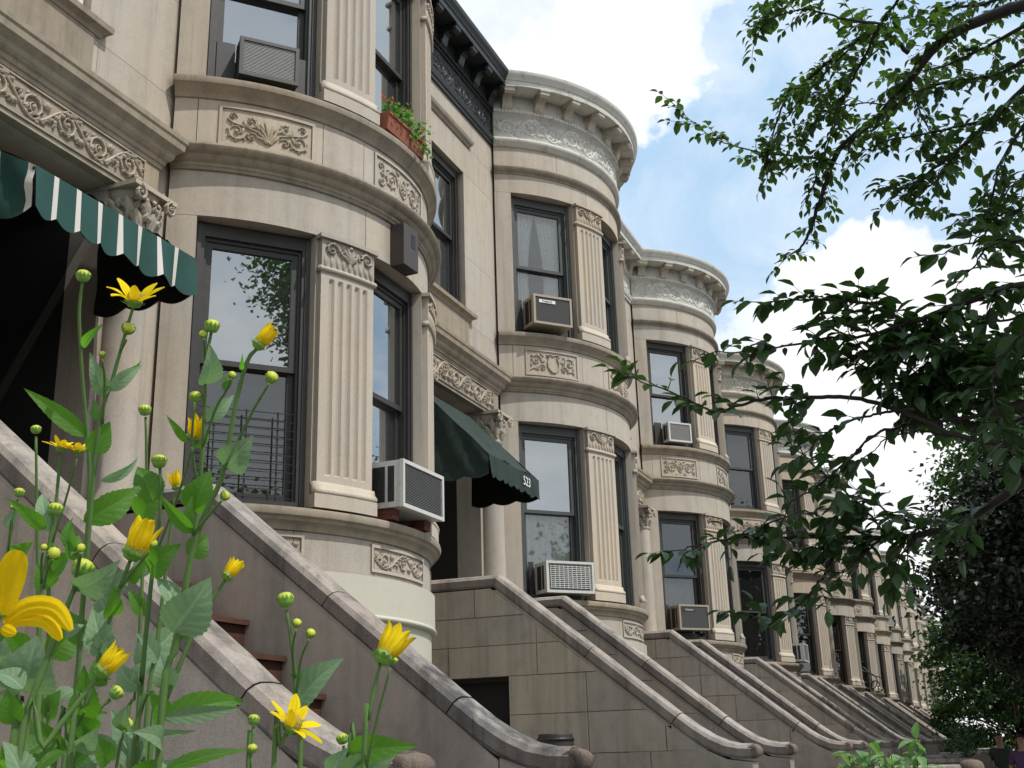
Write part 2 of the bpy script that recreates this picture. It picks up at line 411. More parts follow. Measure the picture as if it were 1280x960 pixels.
def rinceau(w, h, n, sgn=1, hh=.02):
    o = Orn(); p = w/n
    for i in range(n):
        cx = p*(i+.5); up = (1 if (i % 2 == 0) else -1)*sgn
        cy = h/2-up*h*.05; r = min(h*.40, p*.44)
        o.spiral(cx, cy, r, pi+.35*up, 1.35, -up, r*.12, hh)
        pts = []
        for q in range(9):
            t = q/8; pts.append((cx-p*.5+p*t, h/2-up*h*.43*math.sin(pi*t)))
        o.ribbon(pts, r*.11, hh*.8)
        for q in (.08, .22, .38, .55, .72, .9):
            yy = h/2-up*h*.43*math.sin(pi*q)
            o.leaf(cx-p*.5+p*q, yy, up*(.95-1.3*q)+.2, r*.72, r*.20, hh*1.05)
            o.leaf(cx-p*.5+p*q, min(h*.93, max(h*.07, yy)), -up*(.35+.3*q), r*.5, r*.15, hh*.8)
        for a, L in ((.7, .75), (1.3, .62), (1.95, .6), (2.5, .5)):
            o.leaf(cx+p*.36, h/2+up*h*.12, up*a, r*L, r*.19, hh)
        o.leaf(cx-p*.35, h/2+up*h*.15, up*2.2, r*.5, r*.16, hh); o.leaf(cx-p*.42, h/2+up*h*.05, up*1.3, r*.55, r*.17, hh)
    return o
def sym_panel(w, h, kind, hh=.02):
    o = Orn()
    half = Orn(); cw = w*.5; k = .92
    if kind == 0:          # palmette between double scrolls
        half.spiral(cw*.28, h*.36, h*.27, -.2, 1.3, -1, h*.03, hh)
        half.spiral(cw*.60, h*.70, h*.20, pi, 1.2, 1, h*.026, hh)
        half.spiral(cw*.62, h*.24, h*.15, .4, 1.1, 1, h*.022, hh)
        half.spiral(cw*.20, h*.80, h*.11, 0, 1.1, 1, h*.02, hh)
        half.ribbon([(cw*.95, h*.12), (cw*.78, h*.42), (cw*.5, h*.52), (cw*.2, h*.60), (cw*.08, h*.72)], h*.03, hh)
        for t, a in ((.8, 2.2), (.6, 2.6), (.45, 4.2), (.9, 1.9)): half.leaf(cw*t, h*.5, a, h*.22, h*.06, hh)
    elif kind == 1:        # shield
        half.spiral(cw*.30, h*.62, h*.26, 0, 1.25, 1, h*.035, hh)
        half.spiral(cw*.55, h*.28, h*.17, pi, 1.2, -1, h*.03, hh)
        half.ribbon([(cw*.72, h*.88), (cw*.84, h*.80), (cw*.76, h*.55), (cw*.78, h*.3), (cw*.92, h*.12), (cw, h*.08)], h*.035, hh*1.2)
        half.ribbon([(cw*.08, h*.15), (cw*.2, h*.25), (cw*.42, h*.18)], h*.025, hh)
        half.ribbon([(cw*.72, h*.88), (cw*.85, h*.93), (cw, h*.86)], h*.03, hh)
        for t, y, a in ((.12, .3, 1.4), (.3, .2, .8), (.62, .8, 2.3), (.5, .55, .2), (.1, .85, -.5)): half.leaf(cw*t, h*y, a, h*.24, h*.07, hh)
    else:                  # one wide scroll each side, rosette in the middle
        half.spiral(cw*.52, h*.5, h*.34, 0, 1.6, 1, h*.035, hh)
        half.spiral(cw*.14, h*.26, h*.14, 1, 1.1, -1, h*.025, hh)
        half.spiral(cw*.14, h*.76, h*.14, -1, 1.1, 1, h*.025, hh)
        half.ribbon([(cw, h*.2), (cw*.85, h*.4), (cw*.86, h*.6), (cw, h*.84)], h*.03, hh)
        for t, y, a in ((.25, .5, 2.7), (.82, .85, 2.5), (.8, .15, 3.7), (.9, .5, .3)): half.leaf(cw*t, h*y, a, h*.2, h*.06, hh)
    n = len(half.v)
    o.v = list(half.v)+[(w-x, y, z) for x, y, z in half.v]
    o.f = list(half.f)+[tuple(i+n for i in f[::-1]) for f in half.f]
    if kind == 0:
        for i in range(7):
            a = pi/2+(i-3)*.36; o.leaf(w/2, h*.16, a, h*(.62-.07*abs(i-3)), h*.055, hh*1.1)
        o.ball(w/2, h*.16, h*.08, hh*1.3)
    elif kind == 2:
        for i in range(8): o.leaf(w/2, h*.5, i*pi/4, h*.2, h*.05, hh)
        o.ball(w/2, h*.5, h*.07, hh*1.3)
    return o
def orn_on_bay(mb, o, a, z0, rr):
    mb.add([((R+rr+n)*sin(a+u/R), DC-(R+rr+n)*cos(a+u/R), z0+v) for u, v, n in o.v], o.f, True)
def orn_flat(mb, o, x0, z0, y):
    mb.add([(x0+u, y-n, z0+v) for u, v, n in o.v], o.f, True)
def frame_bay(mb, a, b, z0, z1, w=.022, h=.014):
    for p, q, s, t in ((a, b, z0, z0+w), (a, b, z1-w, z1)): band(mb, p, q, -.01, h, s, t)
    for p in (a, b-w/R): band(mb, p, p+w/R, -.01, h-.001, z0+w, z1-w)
# front-facing things of the bay
def panel(i, z0, z1, kind):
    spans = ((-P1+.06, -P2-.02), (-P3+.01, P3-.01), (P2+.02, P1-.06)); a, b = spans[i]
    def fn(mb):
        frame_bay(mb, a, b, z0, z1)
        w = (b-a)*R-.07; h = z1-z0-.06
        orn_on_bay(mb, sym_panel(w, h, kind) if kind < 3 else rinceau(w, h, 3, 1), a+.035/R, z0+.03, .0)
    return fn
def pilaster(sgn, z0, z1):
    """a fluted shaft on a moulded foot"""
    def fn(mb):
        a, b = (P3+.012, P2-.012) if sgn > 0 else (-P2+.012, -P3-.012)
        band(mb, a-.014, b+.014, -.01, .075, z0, z0+.10); 
        pr = closed([(.075, z0+.10), (.080, z0+.112), (.082, z0+.125), (.070, z0+.140), (.056, z0+.155), (.050, z0+.19)], -.01)
        mb.sweep(arcpath(a-.012, b+.012, 8), pr, smooth=True)
        zs, ze = z0+.19, z1-.30
        w = (b-a)*R; nf = 5; ed = .05; fw = (w-2*ed)/nf; prof = [(0, .045)]
        for i in range(nf):
            u0 = ed+i*fw+fw*.18; u1 = ed+(i+1)*fw-fw*.18
            prof += [(u0, .045)]+[(u0+(u1-u0)*t, .045-.022*math.sin(pi*t)) for t in (.12, .3, .5, .7, .88)]+[(u1, .045)]
        prof += [(w, .045)]
        def row(z, k):
            return [bp(a, -.01)+(z,)]+[bp(a+u/R, rr if k else .045)+(z,) for u, rr in prof]+[bp(b, -.01)+(z,)]
        mb.grid([row(zs, 0), row(zs+.05, 0), row(zs+.065, 1), row(ze-.07, 1), row(ze-.045, 0), row(ze, 0)], False, False)
    return fn
def capital(sgn, z1):
    def fn(mb):
        a, b = (P3+.012, P2-.012) if sgn > 0 else (-P2+.012, -P3-.012)
        z0 = z1-.30
        pr = closed([(.045, z0), (.062, z0+.004), (.070, z0+.02), (.062, z0+.036), (.05, z0+.045)], -.01)
        mb.sweep([bp(a-.008)]+arcpath(a-.006, b+.006, 8)+[bp(b+.008)], pr, smooth=True)
        band(mb, a, b, -.01, .05, z0+.04, z1-.035)
        band(mb, a-.012, b+.012, -.01, .078, z1-.033, z1-.002)
        w = (b-a)*R; h = .215; o = Orn(); 
        o.spiral(w*.17, h*.66, h*.27, 0, 1.2, 1, .011, .028); o.spiral(w*.83, h*.66, h*.27, pi, 1.2, -1, .011, .028)
        o.spiral(w*.40, h*.55, h*.18, pi, 1.1, -1, .008, .022); o.spiral(w*.60, h*.55, h*.18, 0, 1.1, 1, .008, .022)
        for i in range(9): o.leaf(w*(i+.5)/9, .0, pi/2+(i-4)*.05, h*.42, w*.04, .02)
        for i in range(5): o.leaf(w/2, h*.3, pi/2+(i-2)*.4, h*.6, .016, .03)
        o.ball(w*.5, h*.9, .02, .03)
        orn_on_bay(mb, o, a, z0+.045, .05)
    return fn
def console(z0, z1, x0, path_pt, ang):
    pass
def bracket_mesh(mb):
    """scrolled console, local: back at y=0, reaching to -y, top at z=0"""
    prof = [(0, 0), (-.235, 0), (-.245, -.02), (-.24, -.06), (-.215, -.085), (-.185, -.088), (-.15, -.075), (-.12, -.075), (-.085, -.10), (-.07, -.15), (-.055, -.20), (-.03, -.225), (0, -.225)]
    mb.prism(prof, 'x', -.062, .062)
    mb.prism([(0, .004), (-.255, .004), (-.255, -.016), (0, -.016)], 'x', -.076, .076)
    for s in (-1, 1):
        mb.tube([(s*.062, -.205, -.045), (s*.070, -.205, -.045)], [.032, .026], 10); mb.tube([(s*.062, -.035, -.18), (s*.069, -.035, -.18)], [.026, .02], 10)
def cornice_frieze(flat):
    def fn(mb):
        if flat:
            o = rinceau(XR-XL-.1, .30, 9, 1, .014); orn_flat(mb, o, XL+.05, 7.56, -.022-FW)
            mb.sweep([(XL-.02, -FW), (XR+.02, -FW)], CMOLD); mb.sweep([(XL-.02, -FW), (XR+.02, -FW)], CFRZ)
            for i in range(60):
                x = XL+(XR-XL)*(i+.5)/60; mb.box(x-.012, x+.012, -FW-.078, -FW-.05, 7.895, 7.935)
        else:
            w = 2*P0*R-.08; o = rinceau(w, .30, 13, 1, .014); orn_on_bay(mb, o, -P0+.04/R, 7.56, .022)
            sweep_bay(CMOLD)(mb); sweep_bay(CFRZ)(mb)
            for i in range(88):
                p = -P0+2*P0*(i+.5)/88
                band(mb, p-.0065, p+.0065, .05, .078, 7.895, 7.935)
    return fn
FW = -.03      # the flat wall stands 3 cm behind the line of the bays
def cornice_crown(flat):
    def fn(mb):
        if flat: mb.sweep([(XL-.28, -FW), (XR+.28, -FW)], CTOP)
        else: mb.sweep([bp(-P0)]+arcpath(-P0+.01, P0-.01)+[bp(P0)], CTOP, smooth=True)
    return fn
def brackets(mb, flat):
    if flat:
        for i in range(6):
            x = XL+.18+(XR-XL-.36)*i/5; mb2 = MB(); bracket_mesh(mb2); mb.add(mb2.v, mb2.f, False, Matrix.Translation((x, -FW-.05, 8.15)))
    else:
        for i in range(10):
            p = rad(-56+i*112/9); q = bp(p, .05); mb2 = MB(); bracket_mesh(mb2)
            mb.add(mb2.v, mb2.f, False, Matrix.Translation((q[0], q[1], 8.15)) @ Matrix.Rotation(p, 4, 'Z'))

# windows ----------------------------------------------------------------
def win_frame(w, h, arch=False):
    def fn(mb):
        c = .075; d0, d1 = -.0, .16
        for s in (-1, 1):
            x0, x1 = sorted((s*w/2, s*(w/2-c))); mb.box(x0, x1, d0, d1, 0, h)
            x0, x1 = sorted((s*(w/2-c), s*(w/2-c-.02))); mb.box(x0, x1, .03, d1, .04, h-.1)
            x0, x1 = sorted((s*(w/2-.02), s*(w/2-.05))); mb.box(x0, x1, -.012, .0, .02, h-.02)
        mb.box(-w/2+c, w/2-c, d0+.001, d1, h-.10, h); mb.box(-w/2+c+.02, w/2-c-.02, .03, d1, h-.125, h-.1)
        mb.box(-w/2+c, w/2-c, -.012, d1, 0, .055)
    return fn
def win_sash(w, h, lower, lift=0.0):
    def fn(mb):
        a = w/2-.095; mid = h*.5
        if lower: z0, z1, y0, y1 = .055+lift, mid+.02+lift, .085, .125
        else: z0, z1, y0, y1 = mid-.02, h-.125, .045, .083
        st = .045
        mb.box(-a, -a+st, y0, y1, z0, z1); mb.box(a-st, a, y0, y1, z0, z1)
        mb.box(-a+st, a-st, y0+.001, y1, z1-st, z1); mb.box(-a+st, a-st, y0+.001, y1, z0, z0+(.065 if lower else .04))
    return fn
def win_pane(w, h, lower, lift=0.0):
    def fn(mb):
        a = w/2-.135; mid = h*.5
        if lower: z0, z1, y = .11+lift, mid-.02+lift, .105
        else: z0, z1, y = mid+.015, h-.165, .064
        mb.add([(-a, y, z0), (a, y, z0), (a, y, z1), (-a, y, z1)], [(0, 1, 2, 3)])
    return fn
def curtain_fn(w, z0, z1, part_=.0, y=.16, tie=None):
    def fn(mb):
        for s in ((-1, 1) if part_ > 0 or tie else (0,)):
            rows = []
            for i in range(15):
                t = i/14; z = z1+(z0-z1)*t; row = []
                for j in range(40):
                    u = j/39
                    if s == 0: x = -w/2+.1+(w-.2)*u
                    else:
                        inner = part_*w*.5*(t if tie is None else min(1, abs(math.sin(pi*.5*t/tie))))
                        x = s*((w/2-.1)+(inner-(w/2-.1))*u) if tie is None else s*((w/2-.1)*(1-u)+u*inner)
                    row.append((x, y+.016*math.sin(j*1.15+i*.08)+.006*math.sin(j*.37+2), z))
                rows.append(row)
            mb.grid(rows, True)
    return fn
def insect_bars(w, h):
    def fn(mb):
        a = w/2-.10; z0, z1 = .06, h*.34
        for i in range(3): x = -a+2*a*(i+.5)/3; mb.box(x-.005, x+.005, .02, .03, z0, z1)
        for i in range(11): z = z0+(z1-z0)*(i+.3)/10.5; mb.box(-a, a, .012, .019, z-.0022, z+.0022)
    return fn
SPECS = {}
def window(hk, house, name, w, h, loc, rz, frame='frame', glass='glass', inside=None, lift=0.0, bars=False, parts=True):
    o = part(('wf', round(w, 3), h), 'window', win_frame(w, h), frame, house, loc, (0, 0, rz), zo=0)
    for low in (0, 1):
        s = part(('ws', round(w, 3), h, low, lift if low else 0), 'sash', win_sash(w, h, low, lift if low else 0), frame, o, zo=0)
        part(('wp', round(w, 3), h, low, lift if low else 0), 'pane', win_pane(w, h, low, lift if low else 0), {'mixed': ('glass', 'glass_dark'), 'mixed_clear': ('glass', 'glass_clear')}.get(glass, (glass, glass))[low], o, zo=0)
    if inside == 'lace': part(('cl', w, h), 'curtain', curtain_fn(w, .05, h-.1, .25, tie=.55), 'curtain', o, zo=0)
    elif inside == 'lacelow': part(('cll', w, h), 'curtain', curtain_fn(w, .02, h*.52, 0), 'curtain', o, zo=0)
    elif inside == 'full': part(('cf', w, h), 'curtain', curtain_fn(w, .02, h-.1, 0), 'curtain', o, zo=0)
    elif inside == 'blind': part(('bl', w, h), 'blind', lambda mb: mb.box(-w/2+.1, w/2-.1, .18, .185, h*.5, h-.1), 'blind', o, zo=0)
    elif inside == 'sidecurtain': part(('sc', w, h), 'curtain', curtain_fn(w, .02, h-.1, .7), 'curtain', o, zo=0)
    if bars: part(('gr', w, h), 'window_grille', insect_bars(w, h), 'iron', o, zo=0)
    return o
# flat front -----------------------------------------------------------
def flat_wall(mb):
    y0, y1 = -FW, .32
    g = .0015
    def blk(x0, x1, z0, z1): mb.box(x0+(g if x0 > XL else -.045), x1-(g if x1 < XR else -.045), y0, y1, z0+g, z1-g)
    # beside and above the doorway
    blk(XL, 2.28, -1.65, .95); blk(3.82, XR, -1.65, .95); blk(2.28, 3.82, -1.65, .93)
    blk(XL, 2.28, .95, 3.72); blk(3.82, XR, .95, 3.72)
    blk(XL, XR, 3.72, 4.305)
    # around the upper window
    wx0, wx1 = 2.58, 3.52
    blk(XL, 2.48, 4.305, 4.72); blk(2.48, 3.62, 4.305, 4.72); blk(3.62, XR, 4.305, 4.72)
    blk(XL, wx0, 4.72, 6.0); blk(XL, wx0, 6.0, 6.63); blk(wx1, XR, 4.72, 5.55); blk(wx1, XR, 5.55, 6.63); blk(wx0, wx1, 4.72, 4.85)
    blk(XL, XR, 6.63, 7.04); blk(XL, XR, 7.04, 7.50); blk(XL, XR, 7.50, 8.3)
    mb.box(XL, 2.20, .30, .34, -1.65, 8.2); mb.box(3.90, XR, .30, .34, -1.65, 8.2); mb.box(2.2, 3.9, .321, .34, 3.8, 4.8); mb.box(2.2, 3.9, .321, .34, 6.7, 8.2)
def head_mould(mb):
    mb.sweep([(2.42, .05), (2.42, -FW-.005), (3.68, -FW-.005), (3.68, .05)], closed([(.0, 7.03), (.012, 7.035), (.02, 7.06), (.045, 7.085), (.055, 7.12), (.05, 7.145), (.0, 7.16)], -.004))
def window_sill(mb):
    mb.sweep([(2.50, .05), (2.50, -FW), (3.60, -FW), (3.60, .05)], closed([(.0, 4.735), (.02, 4.74), (.03, 4.765), (.05, 4.78), (.075, 4.79), (.08, 4.83), (.0, 4.85)], -.002))
    mb.box(2.54, 3.56, -FW-.018, -FW+.01, 4.33, 4.733)
def entablature(mb):
    y = -.045
    mb.box(1.87, 4.23, y, .28, 3.725, 4.04)
    pr = closed([(.0, 4.02), (.012, 4.024), (.016, 4.05), (.028, 4.056), (.034, 4.085), (.05, 4.095), (.066, 4.115), (.074, 4.15), (.095, 4.17), (.118, 4.19), (.124, 4.235), (.135, 4.25), (.138, 4.285), (.12, 4.296), (.0, 4.312)], -.003)
    mb.sweep([(1.87, .05), (1.87, y), (4.23, y), (4.23, .05)], pr)
    mb.box(1.88, 4.22, y+.01, .03, 4.03, 4.308)
    for z0, z1 in ((3.76, 3.775), (4.0, 4.014)): mb.box(2.02, 4.08, y-.012, y+.01, z0, z1)
    for x0 in (2.02, 4.065): mb.box(x0, x0+.015, y-.011, y+.01, 3.775, 4.0)
def door_frieze(mb): orn_flat(mb, rinceau(2.0, .215, 7, -1, .03), 2.05, 3.78, -.045)
def portal_column(sx):
    x = 3.05+sx*.98
    def shaft(mb):
        mb.box(x-.19, x+.19, -.19, .1, .95, 1.06)
        mb.lathe([(.185, 1.06), (.19, 1.085), (.185, 1.11), (.165, 1.12), (.172, 1.14), (.162, 1.16), (.155, 1.18), (.155, 2.0), (.142, 3.36), (.155, 3.375), (.158, 3.395), (.14, 3.41)], x, 0, 28)
    def cap_(mb):
        mb.lathe([(.14, 3.41), (.145, 3.45), (.15, 3.55), (.175, 3.65), (.19, 3.69)], x, 0, 20)
        mb.box(x-.215, x+.215, -.215, .1, 3.69, 3.7215)
        for ring, (z, L, r0, m) in enumerate(((3.42, .13, .15, 9), (3.50, .13, .155, 9))):
            for i in range(m):
                a = 2*pi*(i+.5*ring)/m; o = Orn(); o.leaf(0, 0, pi/2, L, .045, .035)
                for q in (-1, 1): o.leaf(q*.02, L*.45, pi/2-q*.6, L*.5, .022, .03)
                mb.add([(x+(r0+n_+max(0, v-.05)*.5)*cos(a+u/r0), (r0+n_+max(0, v-.05)*.5)*sin(a+u/r0), z+v) for u, v, n_ in o.v], o.f, True)
        for q in (-1, 1):
            for yy in (-1,):
                o = Orn(); o.spiral(0, 0, .055, pi/2, 1.3, q, .012, .03)
                mb.add([(x+q*.155+u, -.20-n_, 3.645+v) for u, v, n_ in o.v], o.f, True)
        for k in (-.8, -.4, 0, .4, .8):
            mb.tube([(x+.16*math.sin(k)*.95, -.16*cos(k)-.03, 3.63), (x+.17*math.sin(k), -.175*cos(k)-.03, 3.64)], [.024, .012], 8)
    return shaft, cap_
def porch_recess(mb):
    x0, x1 = 2.28, 3.82
    mb.box(x0-.06, x0, .322, 1.3, .9, 3.72); mb.box(x1, x1+.06, .322, 1.3, .9, 3.72)
    mb.box(x0-.06, x1+.06, .325, 1.3, 3.60, 3.72); mb.box(x0-.06, x1+.06, .1, 1.3, .86, .949)
def door_leaf(mb):
    for s in (0, 1):
        a = 2.36+s*.70; mb.box(a, a+.68, 1.0, 1.05, .95, 3.0)
        for z0, z1 in ((1.05, 1.45), (1.6, 2.85)):
            for q in (.10,): mb.box(a+q, a+.68-q, .985, 1.0, z0, z0+.03); mb.box(a+q, a+.68-q, .985, 1.0, z1-.03, z1); mb.box(a+q, a+q+.03, .985, 1.0, z0+.03, z1-.03); mb.box(a+.65-q, a+.68-q, .985, 1.0, z0+.03, z1-.03)
    mb.box(2.28, 2.355, .97, 1.08, .95, 3.6); mb.box(3.745, 3.82, .97, 1.08, .95, 3.6); mb.box(2.355, 3.745, .97, 1.08, 3.01, 3.09)
def door_knob(mb): mb.tube([(3.0, 1.0, 1.95), (3.0, .93, 1.95)], [.02, .03], 10)
def shell(mb):
    mb.box(-1.704, 4.396, 7.9, 8.0, -1.65, 8.3)
    mb.box(-1.74, 4.42, .35, 7.9, 8.1, 8.28)
    for y in (1.4,): mb.box(2.2, 3.9, 1.31, 1.4, .9, 3.8)
    mb.box(-1.69, 4.38, .5, 7.9, 4.2, 4.35); mb.box(-1.69, 4.38, .5, 7.9, .8, .94)
    mb.box(-1.70, -1.66, .35, 7.9, -1.65, 8.2); mb.box(4.35, 4.39, .35, 7.9, -1.65, 8.2)
def roof_cap(mb):
    pts = arcpath(-P0, P0, 16)
    mb.prism([(p[0]*.98, p[1]+.06) for p in pts]+[(1.6, .5), (-1.6, .5)], 'z', 8.26, 8.32)

# stoop ----------------------------------------------------------------
SX0, SX1 = 2.17, 3.93
CURVE = [(.0, 1.575), (-.90, 1.575)]
for i in range(1, 12):
    t = i/11; y = -.90-1.62*t; z = 1.575-1.62*.80*t; CURVE.append((y, z))
for y, z in ((-2.66, .172), (-2.78, .095), (-2.89, .045), (-3.0, .022), (-3.10, .018)): CURVE.append((y, z))
def coping(sx):
    def fn(mb):
        hw = .112; th = .118
        sec = [(-hw, -th), (-hw-.008, -th+.02), (-hw-.008, -.040), (-hw+.012, -.012), (-hw+.045, .0), (0, .004), (hw-.045, .0), (hw-.012, -.012), (hw+.008, -.040), (hw+.008, -th+.02), (hw, -th)]
        runs = [CURVE[0:2]+[None], CURVE[1:13], CURVE[12:]]
        def frame(p, q, r):
            d1 = Vector((q[0]-p[0], q[1]-p[1])).normalized(); d2 = Vector((r[0]-q[0], r[1]-q[1])).normalized()
            n1 = Vector((d1.y, -d1.x)); n2 = Vector((d2.y, -d2.x)); m = (n1+n2); return m/(1+n1.dot(n2))
        nsegs = []
        full = CURVE
        norms = []
        for i, q in enumerate(full):
            p = full[max(0, i-1)]; r = full[min(len(full)-1, i+1)]
            if i == 0: p = (q[0]+.1, q[1])
            if i == len(full)-1: r = (q[0]-.1, q[1])
            norms.append(frame(p, q, r))
        rj = random.Random(int(sx*100))
        def rows(idx, cut0=0, cut1=0):
            out = []
            for k, i in enumerate(idx):
                q = Vector(full[i]); n = norms[i]
                if k == 0 and cut0: q = q+(Vector(full[idx[1]])-q).normalized()*cut0
                if k == len(idx)-1 and cut1: q = q+(Vector(full[idx[-2]])-q).normalized()*cut1
                jit = rj.uniform(-.003, .003)
                out.append([(sx+a, q.x-n.x*-b+0*jit if False else q.x+n.x*b*-1*-1, q.y+n.y*b+jit*(1 if b > -.03 else 0)) for a, b in sec])
            return out
        for idx, c0, c1 in ((list(range(0, 2)), 0, .002), (list(range(1, 8)), .002, .003), (list(range(7, 13)), .003, .004), (list(range(12, len(full))), .004, 0)):
            mb.grid(rows(idx, c0, c1), False, True, True)
    return fn
def scroll_end(sx):
    def fn(mb):
        rj = random.Random(int(sx*10)); hw = .112
        e = CURVE[-1]; n = 16; r_ = .050; ring = []
        for xx, q in ((-hw-.004, .55), (-hw-.006, .85), (-hw+.03, 1.0), (-.03, .93), (.03, 1.04), (hw-.03, .97), (hw+.006, .85), (hw+.004, .55)):
            ring.append([(sx+xx, e[0]-.004+r_*q*cos(2*pi*j/n)*(1+.16*rj.random()), e[1]-.060+r_*q*sin(2*pi*j/n)*(1+.12*rj.random())) for j in range(n)])
        mb.grid(ring, True, True, True)
    return fn
def rendered_wall(sx):
    def fn(mb):
        top = lambda y: 1.435 if y > -.90 else 1.435-.8*(-.90-y)
        for a, b in ((.03, -2.735), (-2.742, -3.10)):
            poly = [(a, -1.65)]+([(a, 1.435), (-.90, 1.435), (b, top(b))] if a > 0 else [(a, -.02), (b+.1, -.11), (b, -.12)])+[(b, -1.65)]
            mb.prism(poly, 'x', sx-.118, sx+.118)
        mb.prism([(.02, -1.65), (.02, 1.3), (-.9, 1.3), (-2.6, -.1), (-3.0, -.3), (-3.0, -1.65)], 'x', sx-.112, sx+.112)
    return fn
def clip(poly, a, b, c):
    out = []
    for i, p in enumerate(poly):
        q = poly[(i+1) % len(poly)]; dp = a*p[0]+b*p[1]-c; dq = a*q[0]+b*q[1]-c
        if dp <= 0: out.append(p)
        if dp*dq < 0:
            t = dp/(dp-dq); out.append((p[0]+(q[0]-p[0])*t, p[1]+(q[1]-p[1])*t))
    return out
def stoop_wall(sx, hole):
    def fn(mb):
        rj = random.Random(3)
        rowsz = [-1.65, -.72, -.28, .02, .19, .655, 1.04, 1.26, 1.44]
        rowsz = [-1.65, -.75, -.30, -.02, .32, .655, .93, 1.19, 1.45]
        off = [0, .3, .1, .45, .2, .0, .35, .15]
        for r in range(len(rowsz)-1):
            z0, z1 = rowsz[r], rowsz[r+1]; ys = [.03]; y = .03-.55-off[r]
            if r == 5: ys = [.03, -.40, -1.27, -1.8, -2.4, -3.10]
            elif r == 6: ys = [.03, -.22, -1.27+.0, -1.9, -3.10]
            elif r in (3, 4): ys = [.03, -.99, -1.72, -2.4, -2.76, -3.10]
            else:
                while y > -2.9: ys.append(y); y -= rj.uniform(.7, 1.0)
                ys.append(-3.10)
            for a, b in zip(ys[:-1], ys[1:]):
                g = .0035; x_ = rj.uniform(-.0015, .0015)
                poly = [(a-g, z0+g), (a-g, z1-g), (b+g, z1-g), (b+g, z0+g)]
                poly = clip(poly, -.8*-1*-1, 1, 1.575-.135+.0-.8*-.90*-1*-1) if False else poly
                # below the slope of the coping: z <= 1.44 - .8*(-(y)-.90)
                poly = clip(poly, -.8, 1, 1.435+.72-.045)
                if z0 < .3 and len(poly) > 2: poly = clip(poly, 0, 1, 10)
                if len(poly) < 3: continue
                if hole and z0 >= -.05 and z1 <= .66 and a > -.5 and b <= -.98 and r in (3, 4):
                    # window opening between y=-.99 and y=-.25
                    lo = [(p[0], p[1]) for p in poly]
                    mb.prism(clip(lo, -1, 0, .25), 'x', sx-.12-x_, sx+.12+x_)
                    if z0 < .18: mb.prism(clip(clip(clip(lo, 1, 0, -.25), -1, 0, .99), 0, 1, .185), 'x', sx-.12-x_, sx+.12+x_)
                    mb.prism(clip(lo, 1, 0, -.99), 'x', sx-.12-x_, sx+.12+x_) if len(clip(lo, 1, 0, -.992)) > 2 else None
                else: mb.prism(poly, 'x', sx-.12-x_, sx+.12+x_)
        s = .112
        core = [(.02, -1.65), (.02, 1.43), (-.90, 1.43), (-2.55, .11), (-2.75, -.06), (-2.95, -.13), (-3.095, -.13), (-3.095, -1.65)]
        if hole:
            mb.prism([(.02, -1.65), (.02, .18), (-3.09, .18-.31), (-3.09, -1.65)], 'x', sx-s, sx+s)
            mb.prism([(.02, .18), (.02, .66), (-.25, .66), (-.25, .18)], 'x', sx-s, sx+s)
            mb.prism([(.02, .66), (.02, 1.43), (-.90, 1.43), (-1.85, .66)], 'x', sx-s, sx+s)
            mb.prism([(-.99, .18), (-.99, .66), (-1.85, .66), (-2.45, .18)], 'x', sx-s, sx+s)
        else: mb.prism(core, 'x', sx-s, sx+s)
        # filler under the curved end
        mb.prism([(-2.45, .19), (-2.62, .06), (-2.75, -.03), (-2.9, -.10), (-3.10, -.125), (-3.10, -.4), (-2.45, -.4)], 'x', sx-.118, sx+.118)
    return fn
def steps(mb):
    x0, x1 = SX0+.12, SX1-.12
    mb.box(x0, x1, -.98, .1, .75, .95)
    for i in range(12):
        y = -.98-.25*i; z = .95-.2085*(i+1)
        mb.box(x0, x1, y-.25, y+.02, z-.2085, z-.03); mb.box(x0, x1, y-.28, y+.02, z-.028, z)
    mb.prism([(.1, .7), (-.98, .7), (-4.0, -1.65), (.1, -1.65)], 'x', x0+.01, x1-.01)
def grate(mb):
    x = SX0-.03
    mb.box(x, x+.03, -.99, -.25, .185, .215); mb.box(x, x+.03, -.99, -.25, .62, .653); mb.box(x+.001, x+.03, -.985, -.955, .215, .62)
    mb.box(x+.13, x+.14, -.99, -.25, .18, .66)
def yard_wall(mb):
    mb.box(-1.86, -1.66, -4.42, -3.05, -1.65, -.50)
def yard_coping(mb):
    sec = [(-.13, -.50), (-.13, -.40), (-.10, -.355), (-.05, -.335), (.05, -.335), (.10, -.355), (.13, -.40), (.13, -.50)]
    mb.grid([[(-1.76+a, y, z) for a, z in sec] for y in (-3.05, -3.4, -3.8, -4.35)], False, True, True)
def yard_post(mb):
    mb.lathe([(.001, -.27), (.10, -.28), (.15, -.31), (.17, -.36), (.17, -.44), (.15, -.47), (.15, -1.65)], -1.76, -4.48, 18)
HG = 'row houses along the street'
M['post_stone'] = stone('worn_brownstone', (.21, .17, .145), .4, .8, bump=.8, speck=.25)
M['lime_b'] = stone('limestone_grey', (.47, .445, .40), .5, .42)
M['lime_c'] = stone('limestone_buff', (.50, .44, .36), .5, .4)
M['cream_cornice'] = paint('cream_cornice_paint', (.55, .52, .44), .65, .14, 5, (.2, .15, .1), .6, bump=.4)
M['frame_brown'] = paint('brown_window_frame', (.05, .030, .022), .5, .2, 9)
